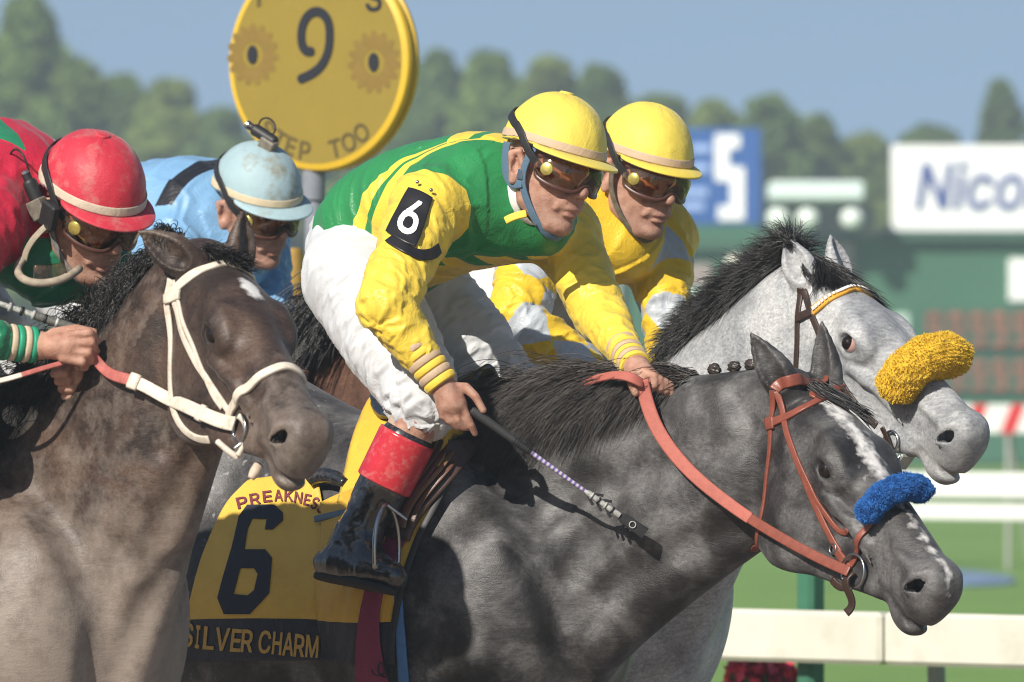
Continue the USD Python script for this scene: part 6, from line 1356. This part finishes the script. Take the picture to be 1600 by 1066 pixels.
six_poly = affinity.affine_transform(six_poly, [1 / k6, 0, 0, 1 / k6, 0, 700]); printed(six_poly, navy_ink, 'number')
def glyph(ch, a, up, right, mat, name):
    m = meshkit.text_mesh(ch, 1.0, 1.0, True); v, f = trimesh.remesh.subdivide_to_size(m.vertices, m.faces, .35); v = np.asarray(v).copy(); v[:, 0] -= v[:, 0].min(); w = v[:, 0].max()
    q = np.asarray(a) + np.outer(v[:, 0] / w, right) + np.outer(v[:, 1], up); p = on_cloth(q, .0016 + .0012 * v[:, 2]); obj(name, (p, np.asarray(f)), mat, cl, smooth=False)
xs = [(294, 1006, 17), (315, 1009, 6), (327, 1011, 17), (346, 1013, 21), (370, 1015, 15), (386, 1016, 16), (411, 1018, 18), (432, 1020, 15), (449, 1021, 17), (467, 1023, 16), (485, 1024, 17)]
for ch, (x, y, w) in zip('SILVERCHARM', xs): glyph(ch, (x, y), np.array([3.0, -33]), np.array([w, 1.2]), gold_ink, 'letter')
arcp = [(x, y, w, r_) for x, y, w, r_ in zip([380, 400, 420, 437, 452, 466, 480, 491, 500], [797, 791, 787, 785, 785, 787, 790, 795, 801], [17, 16, 14, 13, 13, 12, 10, 9, 8], [-14, -10, -6, -2, 2, 7, 13, 19, 26])]
for ch, (x, y, w, r_) in zip('PREAKNESS', arcp):
    t_ = math.radians(r_); glyph(ch, (x, y + 4), 17 * np.array([math.sin(t_), -math.cos(t_)]), w * np.array([math.cos(t_), math.sin(t_)]), maroon_ink, 'letter')
# maroon overgirth, blue edged girth
girth_m = plain('overgirth_maroon', (.20, .016, .060), .6, .12, 60.0, bump=.0005, bscale=400.0)
gp = patch([(690, 690), (655, 750), (618, 830), (585, 900), (571, 960), (572, 1080)], [(712, 694), (680, 754), (650, 830), (612, 905), (602, 960), (628, 1080)], 8, 40); g_, gn_ = drape(gp, .031, 7, .002)
gt = thing('overgirth', 'maroon strap running down over the yellow cloth behind the boot', 'girth', cp(590, 980, -.34))
obj('strap', sheet(g_.reshape(-1, 3), gn_.reshape(-1, 3), 8, 40, .003), girth_m, gt)
sc_p = [(588, 1044), (592, 1056), (601, 1058), (606, 1046), (602, 1038), (597, 1050), (612, 1060), (616, 1042)]; 
obj('scrawl', tube(resample(hit(C, sc_p) + np.array([-.2, -.95, .1]) * .040, 60), .0016, 6), navy_ink, gt)
bg = patch([(620, 930), (624, 1000), (630, 1085)], [(632, 930), (638, 1000), (646, 1085)], 5, 24); b_, bn2 = drape(bg, .020, 8, .001)
obj('girth_web', sheet(b_.reshape(-1, 3), bn2.reshape(-1, 3), 5, 24, .006), plain('girth_blue', (.06, .16, .34), .6, .15, 60.0), gt)
# pad and saddle
pdt = thing('saddle_pad', 'thick yellow pad over the back under the white breeches', 'saddle pad', cp(620, 660, 0))
fs = np.linspace(-.26, .02, 30); ls = np.linspace(-.24, .24, 34); 
uu_ = np.array([[C.top(min(f - .10 * (1 - (l / .24) ** 2) + .0, .02), l) for l in ls] for f in fs]); uu_ = ndimage.gaussian_filter(uu_, 1.5, mode='nearest')
ii, jj = np.meshgrid(fs, ls, indexing='ij'); pf_ = np.stack([ii + .34 * np.abs(jj), jj, uu_ + .040 + .010 * (meshkit.fbm(np.stack([ii * 14, jj * 14, 0 * ii], -1), 3, 3) - .5) * 3], -1)
pw = C.loc.w(pf_.reshape(-1, 3)); pn = unit(np.cross(np.gradient(pf_, axis=0), np.gradient(pf_, axis=1)).reshape(-1, 3)); pn = np.where(pn[:, 2:] > 0, pn, -pn) @ HB.T
obj('pad', sheet(pw, pn, 30, 34, .022), cloth('pad_yellow', (.62, .38, .035), dirt=(.4, .25, .06)), pdt)
sd = thing('saddle', 'small black racing saddle with leather flaps under number six', 'saddle', cp(640, 690, 0))
def top_pt(f, l, off): return C.loc.w((f, l, C.top(f, l) + off))
sf = []
for s_ in np.linspace(0, 1, 26):
    f = -.24 + .27 * s_; w = .05 + .07 * math.sin(math.pi * s_) + .02 * (1 - s_); z = .060 + .030 * (2 * s_ - 1) ** 2
    for l in np.linspace(-1, 1, 15): sf.append(C.loc.w((f, l * w, C.top(f, 0) + z - .05 * l * l)))
sfa = np.array(sf); sn_ = np.tile(UP, (len(sfa), 1)); obj('seat', sheet(sfa, sn_, 26, 15, .012), leather_black, sd)
fp_ = patch([(640, 690), (640, 735), (616, 790), (600, 840)], [(742, 700), (722, 738), (676, 796), (646, 850)], 16, 22); f_, fn_ = drape(fp_, .036, 9, .010); 
obj('flap', sheet(f_.reshape(-1, 3), fn_.reshape(-1, 3), 16, 22, .005), leather('flap_brown', (.055, .030, .022)), sd)
for q, (x0, x1) in enumerate(((736, 652), (724, 640), (712, 632), (702, 622))):
    pp_ = hit(C, resample(np.c_[np.array([(x0, 690), (x0 - 22, 730), (x1 + 26, 772), (x1, 828)], float), np.zeros(4)], 24)[:, :2]) + np.array([-.25, -.95, .1]) * (.046 + .004 * q)
    obj('stirrup_leather', strap(pp_, np.tile([-.3, -.9, .2], (24, 1)), .011, .004), leather('billet_%d' % q, ((.10, .045, .028), (.16, .085, .045), (.075, .018, .024), (.05, .028, .02))[q]), sd)
skirt = hit(C, [(545, 762), (525, 752), (500, 752), (488, 760)]) + np.array([-.2, -.9, .3]) * .030
obj('cantle_end', tube(resample(skirt, 16), np.array([.010, .016, .017, .012]), 12), leather_black, sd); sk2 = hit(C, [(548, 806), (522, 812), (497, 818)]) + np.array([-.2, -.9, .3]) * .030
obj('skirt_tab', strap(resample(sk2, 12), np.tile([-.2, -.9, .3], (12, 1)), .014, .006), plain('tab_blue_grey', (.10, .15, .20), .4), sd)
fc0 = cp(585, 885, -.40); si = np.array([[-.050, 0, 0], [-.052, 0, .055], [-.030, 0, .105], [0, 0, .125], [.030, 0, .105], [.052, 0, .055], [.050, 0, 0]]); fx_ = np.stack([unit(F * .9 + UP * .05), RT, UP], 1)
tx_ = unit(RT * .9 + F * .2); stv = P(604, 884, fc0[1] + .02) + np.outer(si[:, 0], tx_) + np.outer(si[:, 2], UP)
obj('stirrup_iron', tube(resample(stv, 40), .0045, 10), metal_m, sd); obj('stirrup_tread', tube(np.array([stv[0], stv[-1]]), .007, 10), metal_m, sd)
obj('stirrup_strap', tube(np.array([stv[3], P(636, 812, fc0[1] + .02)]), .004, 8), metal_m, sd)
# pale grey horse
td = thing('bridle', 'dark brown bridle with yellow browband on the pale grey horse', 'bridle', D.head((.2, 0, 0)))
st(D, 'throat_lash', [(1250, 448), (1248, 490), (1246, 540), (1243, 590)], .014, dk_lea, td); st(D, 'cheek_piece', [(1254, 450), (1268, 490), (1284, 530), (1310, 590), (1345, 640), (1372, 668)], .015, dk_lea, td, both=True)
st(D, 'keeper', [(1244, 498), (1262, 492), (1274, 486)], .020, dk_lea, td, .007, .004, n=10)
bbp = over(D, [(1268, 490), (1288, 473), (1312, 460), (1338, 451), (1356, 450)]); bbo = D.strap_on(bbp, .022, .007, 80, .003)
obj('brow_band', bbo, plain('browband_yellow', (.60, .30, .03), .45, .1, 50.0), td)
pb2, nb2 = D.snap(resample(bbp, 80), .009)
for q in range(4, 44, 2): obj('browband_stud', box((-.0035, -.0045, 0), (.0035, .0045, .002), .0008, frame(nb2[q], unit(pb2[q + 1] - pb2[q])), pb2[q]), coll_m, td, smooth=25)
ye_m, ye_h = plain('fleece_yellow', (.56, .36, .022), .9, .15, 60.0, sheen=.3), plain('fleece_yellow_hair', (.70, .46, .03), .8, .3, 90.0)
xD = .408; fluffy(np.array([D.head((xD + dx, y, z)) for dx, y, z in ((-.012, -.074, -.075), (-.006, -.076, -.035), (0, -.058, .012), (.004, -.022, .036), (.004, .022, .036), (0, .054, .014))]), .044, ye_m, ye_h, td, 'noseband', 71)
bd = hit(D, [(1392, 700)])[0]; nbD = D.head((0, -1, 0)) - D.head((0, 0, 0))
obj('bit_ring', ring(P(1392, 690, bd[1] - .012), .022, .0032, nbD), metal_m, td)
for q, (x, y) in enumerate(((1400, 712), (1402, 728), (1398, 744), (1404, 752))): obj('curb_link', ring(P(x, y, bd[1] - .014), .0085, .002, nbD + np.array([.4 * (-1) ** q, 0, .3]), 20), metal_m, td)
obj('bit_guard', box((-.022, -.004, -.020), (.022, .004, .020), .003, frame(nbD, (1, 0, .6)), P(1412, 722, bd[1] + .002)), plain('guard_grey', (.34, .36, .34), .5, .3, 80.0), td, smooth=25)
obj('curb_strap', strap(resample([P(1378, 668, bd[1] - .01), P(1388, 690, bd[1] - .014), P(1400, 735, bd[1] - .008)], 12), np.tile(nbD, (12, 1)), .012, .004), dk_lea, td)
# muddy bay
ta = thing('bridle', 'white bridle on the muddy bay horse', 'bridle', A.head((.2, 0, 0)))
st(A, 'throat_lash', [(266, 432), (263, 490), (265, 560), (268, 618), (276, 652), (296, 678), (330, 686)], .016, white_lea, ta); st(A, 'cheek_piece', [(272, 470), (288, 530), (312, 575), (340, 618), (362, 648)], .014, white_lea, ta, both=True)
st(A, 'noseband_hanger', [(270, 436), (282, 490), (304, 545), (326, 600), (350, 640)], .010, white_lea, ta); st(A, 'keeper', [(258, 468), (274, 464), (284, 460)], .020, white_lea, ta, .008, .004, n=10)
obj('brow_band', A.strap_on(over(A, [(262, 468), (278, 450), (296, 434), (318, 422), (345, 414), (372, 411)]), .020, .007, 70, .003), white_lea, ta)
obj('noseband', A.strap_on(over(A, [(352, 668), (366, 636), (384, 610), (404, 592), (426, 580), (448, 574)]), .020, .008, 80, .004), white_lea, ta)
ba = hit(A, [(374, 668)])[0]; nbA = A.head((0, -1, 0)) - A.head((0, 0, 0))
obj('bit_ring', ring(P(374, 670, ba[1] - .014), .026, .0034, nbA), metal_m, ta)
obj('bit_keeper', tube(resample([P(372, 650, ba[1] - .02), P(384, 664, ba[1] - .022), P(382, 690, ba[1] - .022), P(372, 712, ba[1] - .018)], 24), .006, 10), white_lea, ta)
obj('bit_cheek', tube(resample([P(392, 686, ba[1] - .016), P(380, 692, ba[1] - .022), P(366, 702, ba[1] - .022)], 20), .0045, 10), metal_m, ta)
obj('chin_strap', tube(resample([P(340, 690, ba[1]), P(356, 704, ba[1] - .012), P(372, 716, ba[1] - .012)], 20), .006, 10), white_lea, ta)
tg = resample([P(404, 728, ba[1] - .004), P(398, 738, ba[1] - .012), P(392, 748, ba[1] - .014)], 10); obj('tongue_tie', tube(tg, np.array([.010, .011, .007]), 12), plain('tongue_tie', (.50, .40, .31), .6, .2, 60.0), ta)
ra = thing('reins', 'white reins with dusty pink grip held by the red rider', 'reins', P(220, 600, -1.4))
pr = np.vstack([hit(A, [(366, 662), (330, 652), (290, 634), (250, 616), (215, 598)]) - (0, .022, 0), [P(188, 590, hit(A, [(188, 590)])[0][1] - .03), P(160, 574, ya - .0), P(142, 552, ya)]]); rp = resample(pr, 70); nn = np.tile(unit([-.2, -.95, .2]), (70, 1))
obj('leather_rein', strap(rp[:51], nn[:51], np.linspace(.028, .024, 51), .006), white_lea, ra); obj('rubber_grip', strap(rp[49:], nn[49:], np.linspace(.023, .019, 21), .008), rein_grip_a, ra); obj('keeper', strap(rp[48:52], nn[48:52], .032, .011), white_lea, ra); obj('keeper', strap(rp[14:17], nn[14:17], .033, .011), white_lea, ra)
p2 = resample([P(96, 568, ya - .005), P(60, 578, ya - .02), P(20, 590, ya - .03), P(-40, 600, ya)], 30); obj('rein_end', strap(p2[:14], np.tile([0, -.9, .4], (14, 1)), .010, .005), rein_grip_a, ra); obj('rein_end', strap(p2[13:], np.tile([0, -.9, .4], (17, 1)), .010, .005), white_lea, ra)
yk = thing('neck_strap', 'white yoke strap at the neck of the muddy bay horse', 'strap', P(40, 660, -1.2)); yp = resample(np.vstack([hit(A, [(-20, 672), (10, 676), (32, 672), (48, 655), (50, 632)]) - (0, .012, 0)]), 30); obj('strap', strap(yp, np.tile(unit([-.3, -.9, .3]), (30, 1)), .022, .006), white_lea, yk)
bp_ = hit(A, [(30, 636), (48, 648)])[0]; bs3 = trimesh.creation.icosphere(3, .026); obj('pad', (np.asarray(bs3.vertices) * (1, .5, .9) + P(24, 648, bp_[1] - .02), bs3.faces), coll_m, yk)
w2 = thing('whip', 'grey bound whip behind the hand of the red rider', 'whip', P(60, 498, ya + .02)); wa2, wb2 = P(-60, 455, ya + .03), P(124, 516, ya + .03); obj('shaft', tube(np.array([wa2, wa2 + (wb2 - wa2) * .62]), [.005, .006], 12), sil, w2); obj('grip', tube(np.array([wa2 + (wb2 - wa2) * .6, wa2 + (wb2 - wa2) * .64, wb2]), [.006, .0085, .0095], 12), plain('grip_grey', (.10, .10, .09), .6, .5, 160.0, bump=.001, bscale=500.0), w2)
for q in range(6): c = wa2 + (wb2 - wa2) * (.40 + .10 * q); obj('binding', tube(np.array([c, c + unit(wb2 - wa2) * .006]), .0092, 12), black_m if q % 2 else sil, w2)
# ---------------------------------------------------------------- groups
GROUPS = {'horse': 'race horses galloping side by side', 'person': 'riders crouched on the race horses', 'tree': 'hazy trees beyond the infield', 'bridle': 'bridles of the race horses', 'lamp': 'round pale lamps before the green board'}
for p_ in stage.GetPrimAtPath('/World').GetChildren():
    k_ = p_.GetCustomDataByKey('category')
    if k_ in GROUPS: p_.SetCustomDataByKey('group', GROUPS[k_])
